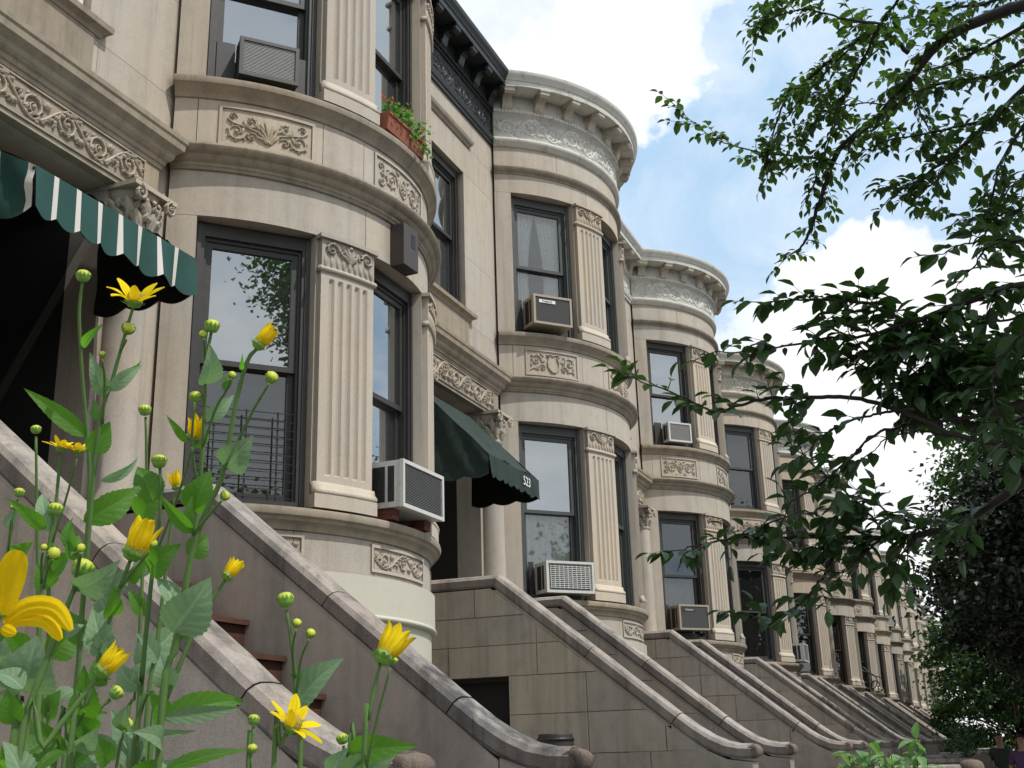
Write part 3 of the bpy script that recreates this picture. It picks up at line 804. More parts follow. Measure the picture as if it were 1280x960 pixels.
def make_house(k, cornice='white_cornice', wallm='lime', pk=(0, 2, 0), frame='frame', wins=None, base_paint=False, stoopm='ashlar', detail=True):
    h = empty('row_house', (XC+k*W, 0, 0))
    wins = wins or {}
    part('bw', 'bay_wall', bay_wall, wallm, h)
    part('bpb', 'bay_base_band', bay_paint, 'whitewash' if base_paint else wallm, h)
    if base_paint:
        part('bpl', 'painted_base', lambda mb: band(mb, -P0, P0, -.01, .010, -1.65, .937), 'whitewash', h)
    part('fw', 'front_wall', flat_wall, wallm, h)
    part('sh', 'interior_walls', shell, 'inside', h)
    part('rf', 'roof', roof_cap, 'asphalt', h)
    part('str', 'string_course', sweep_bay(STRING), 'trim', h, smooth_angle=35)
    part('si2', 'upper_sill_course', sweep_bay(SILL2), 'trim', h, smooth_angle=35)
    part('si1', 'lower_sill_course', sweep_bay(SILL1), 'trim', h, smooth_angle=35)
    part('crs', 'upper_string_course', sweep_bay(COURSE), 'trim', h, smooth_angle=35)
    part('fh', 'head_moulding', head_mould, 'trim', h); part('fs', 'window_sill', window_sill, 'trim', h)
    e = part('ent', 'door_entablature', entablature, 'trim', h)
    part('dfz', 'carved_frieze', door_frieze, 'carve', e)
    for s in (-1, 1):
        sh, cp = portal_column(s)
        c = part(('col', s), 'door_column', sh, 'lime', h, smooth_angle=40); part(('cap', s), 'capital', cp, 'carve', c)
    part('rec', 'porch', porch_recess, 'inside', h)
    d = part('dr', 'door', door_leaf, 'door', h); part('dk', 'door_knob', door_knob, 'rust', d)
    for i in range(3):
        part(('pa', i, pk[i]), 'carved_panel', panel(i, 4.345, 4.68, pk[i]), 'carve', h)
        part(('pb', i, (pk[i]+1) % 3), 'carved_panel', panel(i, 1.275, 1.475, 3), 'carve', h)
    for s in (-1, 1):
        for zz, z0, z1 in ((0, 1.665, 3.757), (1, 4.885, 6.777)):
            p = part(('pl', s, zz), 'pilaster', pilaster(s, z0, z1), 'lime2', h); part(('pc', s, zz), 'pilaster_capital', capital(s, z1), 'carve', p)
    for fl in (False, True):
        c = part(('cc', fl), 'cornice', cornice_crown(fl), cornice, h, smooth_angle=35)
        part(('cf', fl), 'carved_frieze', cornice_frieze(fl), cornice, c)
        if fl:
            for i in range(6):
                part('br', 'bracket', bracket_mesh, 'soffit' if cornice in ('white_cornice', 'cream_cornice') else cornice, c, (XL+.18+(XR-XL-.36)*i/5, -FW-.05, 8.15), zo=ZO)
        else:
            for i in range(10):
                p = rad(-56+i*112/9); q = bp(p, .05)
                part('br', 'bracket', bracket_mesh, 'soffit' if cornice in ('white_cornice', 'cream_cornice') else cornice, c, (q[0], q[1], 8.15), (0, 0, p), zo=ZO)
    # the windows
    dd = R*cos((P1-P2)/2)-.085; wch = 2*R*sin((P1-P2)/2)-.01
    dm = R*cos(P3)-.085; wcm = 2*R*sin(P3)-.01
    for fl, z0, hh in ((1, 1.665, 2.085), (2, 4.885, 1.885)):
        for pos, ph, dist, w in (('l', -(P1+P2)/2, dd, wch), ('m', 0, dm, wcm), ('r', (P1+P2)/2, dd, wch)):
            sp = wins.get(pos+str(fl), {})
            window(k, h, 'window', w, hh, (dist*sin(ph), DC-dist*cos(ph), z0+ZO), ph, frame=sp.get('frame', frame), glass=sp.get('glass', 'glass'), inside=sp.get('inside'), lift=sp.get('lift', 0.0), bars=sp.get('bars', False))
    sp = wins.get('d2', {})
    window(k, h, 'window', .935, 1.775, (3.05, .10, 4.852+ZO), 0, frame=sp.get('frame', frame), inside=sp.get('inside'))
    # the stoop is built into the house
    st = part('stp', 'stoop', steps, 'step', h)
    for sx in (SX0, SX1):
        if stoopm == 'brownstone': part(('swr', sx), 'stoop_wall', rendered_wall(sx), stoopm, st)
        else: part(('sw', sx), 'stoop_wall', stoop_wall(sx, sx == SX0), stoopm, st)
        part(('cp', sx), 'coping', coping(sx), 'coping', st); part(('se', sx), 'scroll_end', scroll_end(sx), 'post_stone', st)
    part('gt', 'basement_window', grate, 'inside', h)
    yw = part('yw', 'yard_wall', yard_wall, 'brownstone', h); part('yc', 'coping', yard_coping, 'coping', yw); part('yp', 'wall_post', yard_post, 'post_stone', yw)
    return h
ords = {-1: 'leftmost'}
D_ = {'glass': 'glass_dark'}
cfg = {
 -1: dict(label='cut-off limestone house at the left edge with green and white striped awning', cornice='black_cornice', pk=(1, 2, 1), stoopm='brownstone', wins={'d2': {'frame': 'frame_white', 'inside': 'sidecurtain'}}),
 0: dict(label='nearest curved-bay house with cream painted base and black cornice', cornice='black_cornice', pk=(0, 2, 0), base_paint=True,
         wins={'l1': {'bars': True, 'glass': 'mixed'}, 'm1': {'inside': 'lacelow'}, 'l2': {}, 'm2': {'inside': 'blind', 'glass': 'glass'}}),
 1: dict(label='limestone bay house right of the dark green awning, under a white bracketed cornice', pk=(1, 0, 1), frame='frame_grey',
         wins={'l1': {'inside': 'lacelow', 'glass': 'mixed_clear'}, 'l2': {'inside': 'lace', 'glass': 'glass_clear'}, 'm2': {'inside': 'full', 'glass': 'glass_dark'}}),
 2: dict(label='third bay house from the left, tan air conditioner in its ground floor window', pk=(2, 0, 2), wins={'l1': {'inside': 'lacelow', 'glass': 'glass_dark'}, 'l2': {'inside': 'blind'}}),
 3: dict(label='fourth bay house from the left, behind the lowest leafy branches', pk=(0, 1, 0), wins={'l1': D_, 'm1': D_}),
 4: dict(label='fifth bay house from the left, right of the two dark tall windows', pk=(1, 2, 1), wins={'l1': D_, 'm1': D_}),
 5: dict(label='sixth bay house from the left with white cornice behind the leaves', pk=(2, 1, 2), wins={'l1': D_}),
 6: dict(label='bay house far down the row with a blackened cornice above the leaves', cornice='black_cornice', pk=(0, 2, 0)),
}
names = ['eighth', 'ninth', 'tenth', 'eleventh', 'twelfth', 'thirteenth', 'fourteenth', 'fifteenth']
for k in range(-1, 15):
    c = dict(cfg.get(k, {})); lab = c.pop('label', None) or 'small distant limestone house, %s bay from the left in the row' % names[k-7]
    if k >= 2:
        rk = random.Random(k*7)
        c.setdefault('wallm', ['lime', 'lime_b', 'lime_c'][(k*2) % 3]); c.setdefault('frame', rk.choice(['frame', 'frame_grey', 'frame_brown', 'frame']))
        c.setdefault('cornice', 'white_cornice' if k % 3 else 'cream_cornice'); ww = dict(c.get('wins', {})); c['wins'] = ww
        for ps in ('l1', 'm1', 'r1', 'l2', 'm2', 'r2', 'd2'):
            if ps not in ww: ww[ps] = {'inside': rk.choice([None, 'lacelow', 'full', 'blind', 'sidecurtain', None]), 'glass': rk.choice(['glass', 'glass_dark'])}
    if k >= 7: c.setdefault('pk', [(0, 1, 0), (1, 2, 1), (2, 0, 2)][k % 3])
    h = make_house(k, **c)
    tag(h, lab, 'house', HG)
# ------------------------------------------------------------------ sky, sun
SUN_AZ, SUN_EL = rad(-7), rad(57)
sd = Vector((sin(SUN_AZ)*cos(SUN_EL), -cos(SUN_AZ)*cos(SUN_EL), sin(SUN_EL)))
ld = D.lights.new('sun', 'SUN'); ld.energy = 3.5; ld.angle = rad(.6); ld.color = (1, .955, .89)
lo = D.objects.new('sun', ld); col.objects.link(lo); lo.rotation_euler = sd.to_track_quat('Z', 'Y').to_euler()
lo.location = (0, 0, 30)
w = D.worlds.new('World'); scene.world = w; w.use_nodes = True; nt = w.node_tree
for n in list(nt.nodes): nt.nodes.remove(n)
out = nt.nodes.new('ShaderNodeOutputWorld')
sky = N(nt, 'ShaderNodeTexSky', sky_type='NISHITA', sun_disc=False, sun_elevation=SUN_EL, air_density=1.0, dust_density=.6, ozone_density=1.2)
sky.sun_rotation = math.atan2(sd.x, sd.y)
bg = N(nt, 'ShaderNodeBackground', inp={'Strength': .142}); 
tc = N(nt, 'ShaderNodeTexCoord')
sx = N(nt, 'ShaderNodeSeparateXYZ'); nt.links.new(tc.outputs['Generated'], sx.inputs[0])
mz = N(nt, 'ShaderNodeMath', operation='MAXIMUM', inp={1: .0}); nt.links.new(sx.outputs[2], mz.inputs[0])
az = N(nt, 'ShaderNodeMath', operation='ADD', inp={1: .22}); nt.links.new(mz.outputs[0], az.inputs[0])
dx = N(nt, 'ShaderNodeMath', operation='DIVIDE'); nt.links.new(sx.outputs[0], dx.inputs[0]); nt.links.new(az.outputs[0], dx.inputs[1])
dy = N(nt, 'ShaderNodeMath', operation='DIVIDE'); nt.links.new(sx.outputs[1], dy.inputs[0]); nt.links.new(az.outputs[0], dy.inputs[1])
cv = N(nt, 'ShaderNodeCombineXYZ', inp={2: CLOUD_SEED if 'CLOUD_SEED' in globals() else 3.0}); nt.links.new(dx.outputs[0], cv.inputs[0]); nt.links.new(dy.outputs[0], cv.inputs[1])
n1 = noise(nt, cv.outputs[0], 1.15, 8, .56, .25)
n2 = noise(nt, cv.outputs[0], 4.0, 6, .6)
# thicker cloud low over the street, clearer higher up
hz = N(nt, 'ShaderNodeMapRange', inp={1: .12, 2: .55, 3: .07, 4: -.05}); nt.links.new(sx.outputs[2], hz.inputs[0])
ad = N(nt, 'ShaderNodeMath', operation='ADD'); nt.links.new(n1, ad.inputs[0]); nt.links.new(hz.outputs[0], ad.inputs[1])
cmr = ramp(nt, [(.46, (0, 0, 0)), (.53, (.75,)*3), (.61, (1, 1, 1))], None, 'EASE'); cm0 = cmr.outputs[0]
wisp = ramp(nt, [(.38, (.05,)*3), (.68, (.62,)*3)], noise(nt, cv.outputs[0], 2.6, 8, .62, .8)).outputs[0]
cm = mix(nt, cm0, wisp, 1.0, 'LIGHTEN')
cc = ramp(nt, [(.25, (6.4, 6.7, 7.1)), (.6, (8.4, 8.4, 8.4))], n2).outputs[0]
blue = mix(nt, sky.outputs[0], (3.5, 5.2, 7.0, 1), .88)
dn = N(nt, 'ShaderNodeVectorMath', operation='NORMALIZE'); nt.links.new(tc.outputs['Generated'], dn.inputs[0])
nw = N(nt, 'ShaderNodeTexNoise', inp={'Scale': 7.0, 'Detail': 5.0, 'Roughness': .6}); nt.links.new(dn.outputs[0], nw.inputs['Vector'])
ws_ = N(nt, 'ShaderNodeVectorMath', operation='MULTIPLY_ADD', inp={1: (.22,)*3, 2: (-.11,)*3}); nt.links.new(nw.outputs['Color'], ws_.inputs[0])
wob = N(nt, 'ShaderNodeVectorMath', operation='ADD'); nt.links.new(dn.outputs[0], wob.inputs[0]); nt.links.new(ws_.outputs[0], wob.inputs[1])
acc = ad.outputs[0]
for (u_, v_, rr_, amt) in ((770, 60, .20, .22), (690, 150, .12, .12), (900, 235, .15, -.30), (1030, 150, .20, -.26), (1110, 400, .30, .21), (960, 420, .16, .10), (1200, 170, .14, -.14), (860, 290, .06, .1), (None, 0, .55, .22)):
    dv = at(u_, v_, 1.0)-CAMP if u_ is not None else Vector((-.49, -.82, .30))
    vd = N(nt, 'ShaderNodeVectorMath', operation='DISTANCE', inp={1: tuple(dv)}); nt.links.new(wob.outputs[0], vd.inputs[0])
    mp_ = N(nt, 'ShaderNodeMapRange', interpolation_type='SMOOTHSTEP', inp={1: 0.0, 2: rr_, 3: amt, 4: 0.0}); nt.links.new(vd.outputs['Value'], mp_.inputs[0])
    a2 = N(nt, 'ShaderNodeMath', operation='ADD'); nt.links.new(acc, a2.inputs[0]); nt.links.new(mp_.outputs[0], a2.inputs[1]); acc = a2.outputs[0]
nt.links.new(acc, cmr.inputs[0])
fin = mix(nt, blue, cc, cm)
nt.links.new(fin, bg.inputs[0]); nt.links.new(bg.outputs[0], out.inputs[0])
scene.view_settings.view_transform = 'Standard'; scene.view_settings.look = 'None'; scene.view_settings.exposure = 0
scene.cycles.max_bounces = 7; scene.cycles.transparent_max_bounces = 12; scene.cycles.caustics_reflective = False; scene.cycles.caustics_refractive = False
scene.cycles.use_denoising = True
# ------------------------------------------------------------------ ground
def sheet(name, mat, x0, x1, y0, y1, z):
    return tag(MB().add([(x0, y0, z), (x1, y0, z), (x1, y1, z), (x0, y1, z)], [(0, 1, 2, 3)]).build(name, mat), kind='structure')
sheet('ground', 'ground', -600, 900, -600, 600, -.004)
sheet('road', 'asphalt', -300, 500, -19, -9.3, .004)
tag(MB().box(-60, 200, -9.3, -4.45, .0, .03).build('sidewalk', 'concrete'), kind='structure')
tag(MB().box(-60, 200, -9.45, -9.3, .0, .032).build('kerb', 'kerb'), kind='structure')
# ------------------------------------------------------------------ lettering
def text_mesh(s, size, depth=.002):
    cu = D.curves.new('t', 'FONT'); cu.body = s; cu.size = size; cu.extrude = depth; cu.align_x = 'CENTER'; cu.align_y = 'CENTER'
    o = D.objects.new('t', cu); col.objects.link(o); bpy.context.view_layer.update()
    me = D.meshes.new_from_object(o.evaluated_get(bpy.context.evaluated_depsgraph_get()))
    D.objects.remove(o); D.curves.remove(cu); me.materials.clear(); return me
# ------------------------------------------------------------------ air conditioners (local: back at y=0, reaching out to -y, base z=0)
def air_con(label, k, ph, dist, z, w, h, d, case='ac_white', style='fins', plate=None, sleeve=None, bricks=0, off=0.0):
    q = (dist*sin(ph)+XC+k*W, DC-dist*cos(ph))
    t = empty('air_conditioner', (q[0]+off*cos(ph), q[1]+off*sin(ph), z+ZO), None, ph); tag(t, label, 'air conditioner', 'air conditioners in the bay windows')
    b = MB(); f = .028
    for z0, z1 in ((0, f), (h-f, h)): b.box(-w/2, w/2, -d, -d+.03, z0, z1)
    for x0, x1 in ((-w/2, -w/2+f), (w/2-f, w/2)): b.box(x0, x1, -d, -d+.03, f, h-f)
    b.box(-w/2+.004, w/2-.004, -d+.03, 0, .004, h-.004)
    b.build('casing', M[case], t)
    g = MB(); g.box(-w/2+f, w/2-f, -d+.02, -d+.028, f, h-f)
    if style == 'grid':
        n = int((h-2*f-.04)/.022)
        for i in range(n): zz = f+.02+(h-2*f-.04)*(i+.5)/n; g.box(-w/2+f+.03, w/2-f-.03, -d+.004, -d+.02, zz-.004, zz+.004)
        for i in range(10): xx = -w/2+f+.03+(w-2*f-.06)*i/9; g.box(xx-.004, xx+.004, -d+.006, -d+.02, f+.02, h-f-.02)
    else:
        n = int((h-2*f)/.012)
        for i in range(n): zz = f+(h-2*f)*(i+.5)/n; g.box(-w/2+f+.002, w/2-f-.002, -d+.010, -d+.02, zz-.0025, zz+.0025)
    gm = M['ac_grille']
    if style == 'grid':
        MB().box(-w/2+f+.02, w/2-f-.02, -d+.012, -d+.0195, f+.01, h-f-.01).build('grille_backing', M['ac_dark'], t); gm = M['ac_white']
    if style == 'light': gm = M['ac_light']
    g.build('grille', gm, t)
    for s in (-1, 1):
        for j, (a, b_) in enumerate(((.10, .24), (.28, .40)) if d > .35 else ((.14, .30), (.37, .70))):
            y0, y1 = -d+.03+a*(1 if d > .35 else d), -d+.03+b_*(1 if d > .35 else d)
            if y1 > -.005: y1 = -.005
            v = MB(); x0, x1 = sorted((s*(w/2-.006), s*(w/2-.002))); v.box(x0, x1, y0, y1, .045, h-.045)
            nn = int((h-.1)/.018)
            for i in range(nn):
                zz = .05+(h-.1)*(i+.5)/nn; xa, xb = sorted((s*(w/2-.004), s*(w/2+.002))); v.box(xa, xb, y0+.004, y1-.004, zz-.003, zz+.003)
            v.build('side_vent', M['ac_dark'], t)
    if plate:
        pw = w*.42; p = MB().box(-w/2+f+.05, -w/2+f+.05+pw, -d+.002, -d+.012, h-f-.075, h-f-.035).build('name_plate', M['vent' if plate[1] == 'dark' else 'white'], t)
        tm = text_mesh(plate[0], .038, .001); tm.materials.append(M['white' if plate[1] == 'dark' else 'ac_dark'])
        link('lettering', tm, p, (-w/2+f+.05+pw/2, -d+.0005, h-f-.055), (pi/2, 0, 0))
    if sleeve:
        for xa, xb in ((-sleeve/2, -w/2+.001), (w/2-.001, sleeve/2)): MB().box(xa, xb, .02, .035, -.02, h+.03).build('side_curtain', M['frame'], t)
    return t
M['ac_light'] = paint('silver_fins', (.34, .34, .33), .5, .15, 30)
dd_ = R*cos((P1-P2)/2)-.085; dm_ = R*cos(P3)-.085; phl = -(P1+P2)/2
air_con('large white air conditioner jutting out on brick supports, left of the dark green awning', 0, 0, dm_-.02, 1.745, .69, .36, .34, 'ac_white', 'fins', sleeve=.78, off=.0)
for x in (-.20, .20):
    b = MB(); b.box(x-.05, x+.05, -.08, .06, 0, .038); b.box(x-.052, x+.05, -.084, .058, .04, .076)
    tag(b.build('brick_support', M['brick'], None, loc=(XC+x*.3, DC-R, 1.667+ZO)), 'red bricks propping the large white air conditioner, %s pile' % ('left' if x < 0 else 'right'), 'bricks')
air_con('white air conditioner with crisscross grille in the window right of the dark green awning', 1, phl, dd_, 1.715, .62, .36, .30, 'ac_white', 'grid', sleeve=.74, off=.06)
air_con('beige air conditioner with white rimmed dark grille below the lace curtain, upper floor', 1, phl, dd_, 4.96, .53, .38, .30, 'ac_tan', 'fins', ('Friedrich', 'light'), sleeve=.74, off=-.02)
M['ac_grey'] = paint('grey_ac_case', (.05, .05, .048), .5, .15, 10)
air_con('grey slatted air conditioner in the topmost window at the left', 0, phl, dd_, 4.955, .46, .33, .16, 'ac_grey', 'light', sleeve=.74, off=.02)
air_con('small white air conditioner in the upper window with a white roller blind', 2, phl, dd_, 4.95, .46, .34, .20, 'ac_white', 'light', sleeve=.74, off=.05)
air_con('tan air conditioner with a dark name plate, low in the third bay from the left', 2, phl, dd_, 1.80, .58, .40, .28, 'ac_tan', 'fins', ('Kenmore', 'dark'), sleeve=.74)
air_con('white air conditioner low in the centre window of the fourth bay', 3, 0, dm_, 1.69, .62, .38, .34, 'ac_white', 'light', sleeve=.78)
air_con('tiny distant air conditioner jutting from an upper window far down the row', 8, phl, dd_, 4.93, .62, .45, .5, 'ac_white', 'grid', sleeve=.74)
# ------------------------------------------------------------------ vent box on the nearest bay
t = empty('vent_box', (XC+bp(rad(-2.5))[0], bp(rad(-2.5))[1], 3.74+ZO), None, rad(-2.5)); tag(t, 'dark purplish metal vent box under the moulding of the nearest bay', 'vent box')
b = MB(); b.box(-.115, .115, -.13, -.0, 0, .37, bev=.006); b.build('box', M['vent'], t)
b = MB()
for i in range(5): b.box(.0, .065, -.134, -.128, .19+i*.026, .203+i*.026)
o = b.build('louvre', M['ac_dark'], t)
# ------------------------------------------------------------------ flower box on the upper sill
a0 = rad(-2.5); q = bp(a0, .02)
t = empty('flower_box', (XC+q[0], q[1], 4.886+ZO), None, a0); tag(t, 'terracotta flower box with orange and red blooms on the upper window sill', 'flower box')
b = MB(); L = .30
prof = [(-.055, 0), (-.075, .13), (-.085, .13), (-.085, .155), (.085, .155), (.085, .13), (.075, .13), (.055, 0)]
b.prism(prof, 'x', -L, L); b.build('trough', M['terracotta'], t)
MB().box(-L+.015, L-.015, -.07, .07, .154, .16).build('soil', M['soil'], t)
M['box_leaf'] = leaf_mat('planter_leaf', (.10, .24, .03), (.14, .28, .06), trans=.35)
M['box_bloom'] = leaf_mat('planter_bloom', (.75, .16, .03), (.7, .18, .04), trans=.3)
rg = random.Random(5); lf = MB(); bl = MB(); sm_ = MB()
def blob_leaf(mb, c, s, rg, fold=.3):
    d = Vector((rg.gauss(0, 1), rg.gauss(0, 1), rg.gauss(0, .7)+.2)).normalized(); n = Vector((rg.gauss(0, 1), rg.gauss(0, 1), rg.gauss(0, 1)+.6))
    x = d; y = n.cross(x).normalized(); z = x.cross(y)
    c = Vector(c)
    P = [c, c+x*s*.35+y*s*.30+z*s*fold*.3, c+x*s*.8+y*s*.22+z*s*fold*.2, c+x*s, c+x*s*.8-y*s*.22+z*s*fold*.2, c+x*s*.35-y*s*.30+z*s*fold*.3, c+x*s*.5]
    mb.add([tuple(p) for p in P], [(0, 6, 1), (1, 6, 2), (2, 6, 3), (3, 6, 4), (4, 6, 5), (5, 6, 0)], True)
for i in range(300):
    x = rg.uniform(-L, L); r_ = rg.random()
    blob_leaf(lf, (x, rg.gauss(-.03, .06), .16+r_*.13), rg.uniform(.03, .055), rg)
for i in range(60):
    x = rg.uniform(.02, L+.03); blob_leaf(lf, (x, -.09-rg.random()*.03, .16-rg.random()*.16), rg.uniform(.03, .05), rg)
lf.build('foliage', M['box_leaf'], t)
for x, y, z in ((-.24, -.06, .27), (.02, -.05, .32), (.19, -.10, .22), (.22, -.11, .12), (.1, -.06, .26), (-.27, 0, .33)):
    b = MB()
    for j in range(7): blob_leaf(b, (x+rg.gauss(0, .012), y+rg.gauss(0, .01), z+rg.gauss(0, .012)), .028, rg)
    b.build('bloom', M['box_bloom'], t)
# ------------------------------------------------------------------ awnings
def awning(k, x0, x1, yf, zt, zv, ztop, mats, label, stripes, numb=None, ribs=True):
    t = empty('awning', (XC+k*W+(x0+x1)/2, 0.03, zv+ZO)); tag(t, label, 'awning'); cx = (x0+x1)/2; rel = zv
    X0, X1 = x0-cx, x1-cx; Y = yf-.03; zt -= rel; ztop -= rel; zb = 0.0
    rg = random.Random(k+9)
    n = stripes*2
    def wave(u, v): return .010*math.sin(u*21+v*3)+.006*math.sin(u*47+1)
    # canopy
    nu, nv = 56, 10
    cols_ = {0: MB(), 1: MB()}
    def patch(u0, u1, f, which, nn=4, rows=8):
        rr = [[f(u0+(u1-u0)*i/nn, j/rows) for i in range(nn+1)] for j in range(rows+1)]; cols_[which].grid(rr, True)
    def top(u, v):
        x = X0+(X1-X0)*u; y = Y*v; z = ztop+(zt-ztop)*v
        sag = -.05*math.sin(pi*v)*math.sin(pi*u); return (x, y, z+sag+.016*math.sin(u*15+v*3)*v+.010*math.sin(u*41+v*9)*math.sin(pi*v)+.006*math.sin(u*90+v*5)*v)
    edges = [0.0]
    wd = 1.0/stripes; ws = .21*wd if mats[0] != mats[1] else .0
    spans = []
    for i in range(stripes):
        a = i*wd; b_ = a+wd
        if ws and i < stripes-1 or (ws and i == stripes-1): spans += [(a, b_-ws, 0), (b_-ws, b_, 1)] if i < stripes-1 else [(a, b_, 0)]
        else: spans.append((a, b_, 0))
    for a, b_, wh in spans: patch(a, b_, top, wh)
    def val(u, v):
        x = X0+(X1-X0)*u; sc = abs(math.sin(pi*u*stripes)); d = (zt-zb)*(.86+.14*sc)
        return (x, Y-.004+.012*v*math.sin(u*31)-.028*v*math.sin(u*2*pi*stripes*.5+1)*.6-.012*v, zt-d*v)
    for a, b_, wh in spans: patch(a, b_, val, wh, 8, 4)
    inner = MB()
    inner.grid([[(lambda p: (p[0], p[1]+.008, p[2]+.002))(val(ii/(stripes*8), jj/4)) for ii in range(stripes*8+1)] for jj in range(5)], True)
    # side wings with their own scalloped drop
    for s, xx in ((0, X0), (1, X1)):
        m = 3; 
        def wing(u, v):   # u along depth wall->front, v from slope edge to drop
            y = Y*u; zs = ztop+(zt-ztop)*u; d = (zt-zb)*(.86+.14*abs(math.sin(pi*u*m))); ze = zt-d
            return (xx+(.022*math.sin(u*14-v*6)+.012*math.sin(u*33+v*11))*v*(1-v)*2, y, zs+(ze-zs)*v)
        for i in range(m):
            a = i/m; patch(a, a+(1-.2)/m if ws else a+1/m, wing, 0, 6, 8)
            inner.grid([[(lambda p: (p[0]+(.006 if s == 0 else -.006), p[1], p[2]+.002))(wing(a+(1/m)*ii/8, jj/8)) for ii in range(9)] for jj in range(9)], True)
            if ws: patch(a+(1-.2)/m, a+1/m, wing, 1, 3, 8)
    cols_[0].build('canopy', M[mats[0]], t)
    if ws: cols_[1].build('canopy_stripes', M[mats[1]], t)
    # dark sheets added under the canvas to carry its shade
    MB().grid([[(X0+.01+(X1-X0-.02)*i/6, Y*.985*j/4, ztop-.02+(zt-ztop)*j/4-.035*math.sin(pi*j/4)*math.sin(pi*i/6)) for i in range(7)] for j in range(5)], True).build('canopy_shade_layer', M['awn_under'], t)
    inner.build('valance_shade_layer', M['awn_under'], t)
    f = MB(); f.tube([(X0, Y+.012, zt-.012), (X1, Y+.012, zt-.012)], .011)
    f.build('frame', M['awn_under'], t)
    if numb:
        tm = text_mesh(numb, .135, .001); tm.materials.append(M['white'])
        link('house_number', tm, t, (numb_x-cx, Y-.024, zt-.10), (pi/2, 0, 0))
    return t
numb_x = 3.19
awning(-1, 2.46, 3.80, -.75, 3.02, 2.74, 3.46, ('awn_stripe_g', 'awn_stripe_w'), 'green awning with narrow white stripes over the dark doorway at the left', 8)
awning(0, 2.25, 3.585, -.76, 2.78, 2.55, 3.60, ('awn_green', 'awn_green'), 'plain dark green awning with scalloped edge and white house number', 9, '523')
# ------------------------------------------------------------------ dark barrel planter behind the stoop rail
bx = 9.2; t = empty('barrel', (bx, -1.62, -.06+ZO)); tag(t, 'dark rusty barrel on a post below the stoop of the dark green awning', 'barrel')
b = MB(); b.lathe([(.001, 0), (.125, 0), (.148, .06), (.15, .12), (.14, .19), (.138, .20), (.13, .20), (.12, .17), (.001, .165)], 0, 0, 20); b.build('tub', M['rust'], t)
b = MB()
for z in (.045, .155): b.lathe([(.148 if z < .1 else .148, z-.012), (.155, z-.01), (.155, z+.01), (.148, z+.012)], 0, 0, 20)
b.build('hoop', M['iron'], t)
b = MB(); b.lathe([(.11, -1.59), (.11, -.01), (.14, -.01), (.14, 0.0), (.001, .0)], bx, -1.62, 16, z=-.06+ZO)
p = b.build('stone_post', M['ashlar']); tag(p, 'short stone post standing beside the stoop wall under the rusty barrel', 'post')
# ------------------------------------------------------------------ scrolled iron railings far down
def scroll_rail(x, label):
    t = empty('iron_railing', (x, -.85, 1.57+ZO)); tag(t, label, 'railing', 'scrolled iron railings on the far stoops')
    b = MB(); b.tube([(0, .6, .02), (0, .6, .95)], .018); b.build('post', M['iron'], t)
    def sp(cy, cz, r, a0, turns, sg):
        return [(0, cy+r*(1-.75*i/26)*cos(a0+sg*2*pi*turns*i/26), cz+r*(1-.75*i/26)*sin(a0+sg*2*pi*turns*i/26)) for i in range(27)]
    b = MB(); b.tube(sp(-.15, .30, .30, pi/2, 1.4, 1), .02); b.build('scroll', M['iron'], t)
    b = MB(); b.tube([(0, .6, .95), (0, .45, 1.0), (0, .2, .9), (0, -.0, .66), (0, -.15, .60)], .02); b.build('handrail', M['iron'], t)
    b = MB(); b.tube(sp(.35, .28, .22, pi, 1.3, -1), .016); b.build('scroll', M['iron'], t)
scroll_rail(XC+5*W+SX0, 'black iron scroll railing on a far stoop top, left one of the pair')
scroll_rail(XC+5*W+SX1+.6, 'black iron scroll railing on a far stoop top, right one of the pair')
# ------------------------------------------------------------------ people
M['skin'] = paint('skin', (.42, .24, .17), .55, .06, 10)
M['tee'] = paint('dark_green_cotton', (.035, .050, .035), .9, .15, 8)
M['shorts'] = paint('pale_cotton', (.55, .58, .55), .9, .05, 8)
M['dress'] = paint('purple_cotton', (.10, .05, .12), .9, .2, 8)
M['skirt'] = paint('light_grey_cotton', (.5, .48, .47), .9, .05, 8)
M['hair'] = paint('dark_hair', (.02, .014, .01), .7, .3, 40)
M['shoe'] = paint('shoe', (.05, .05, .05), .6, .1, 10)
def skin_obj(name, verts, edges, rads, mat, parent, sub=2, root=0):
    me = D.meshes.new(name); me.from_pydata([tuple(v) for v in verts], edges, []); o = D.objects.new(name, me); col.objects.link(o)
    md = o.modifiers.new('s', 'SKIN'); md.use_smooth_shade = True
    for i, v in enumerate(me.skin_vertices[0].data):
        r = rads[i]; v.radius = (r, r) if not isinstance(r, tuple) else r; v.use_root = (i == root)
    s = o.modifiers.new('u', 'SUBSURF'); s.levels = sub; s.render_levels = sub
    bpy.context.view_layer.update()
    m2 = D.meshes.new_from_object(o.evaluated_get(bpy.context.evaluated_depsgraph_get())); D.objects.remove(o)
    m2.materials.clear(); m2.materials.append(M[mat]); m2.name = name
    m2.polygons.foreach_set('use_smooth', [True]*len(m2.polygons))
    return link(name, m2, parent)
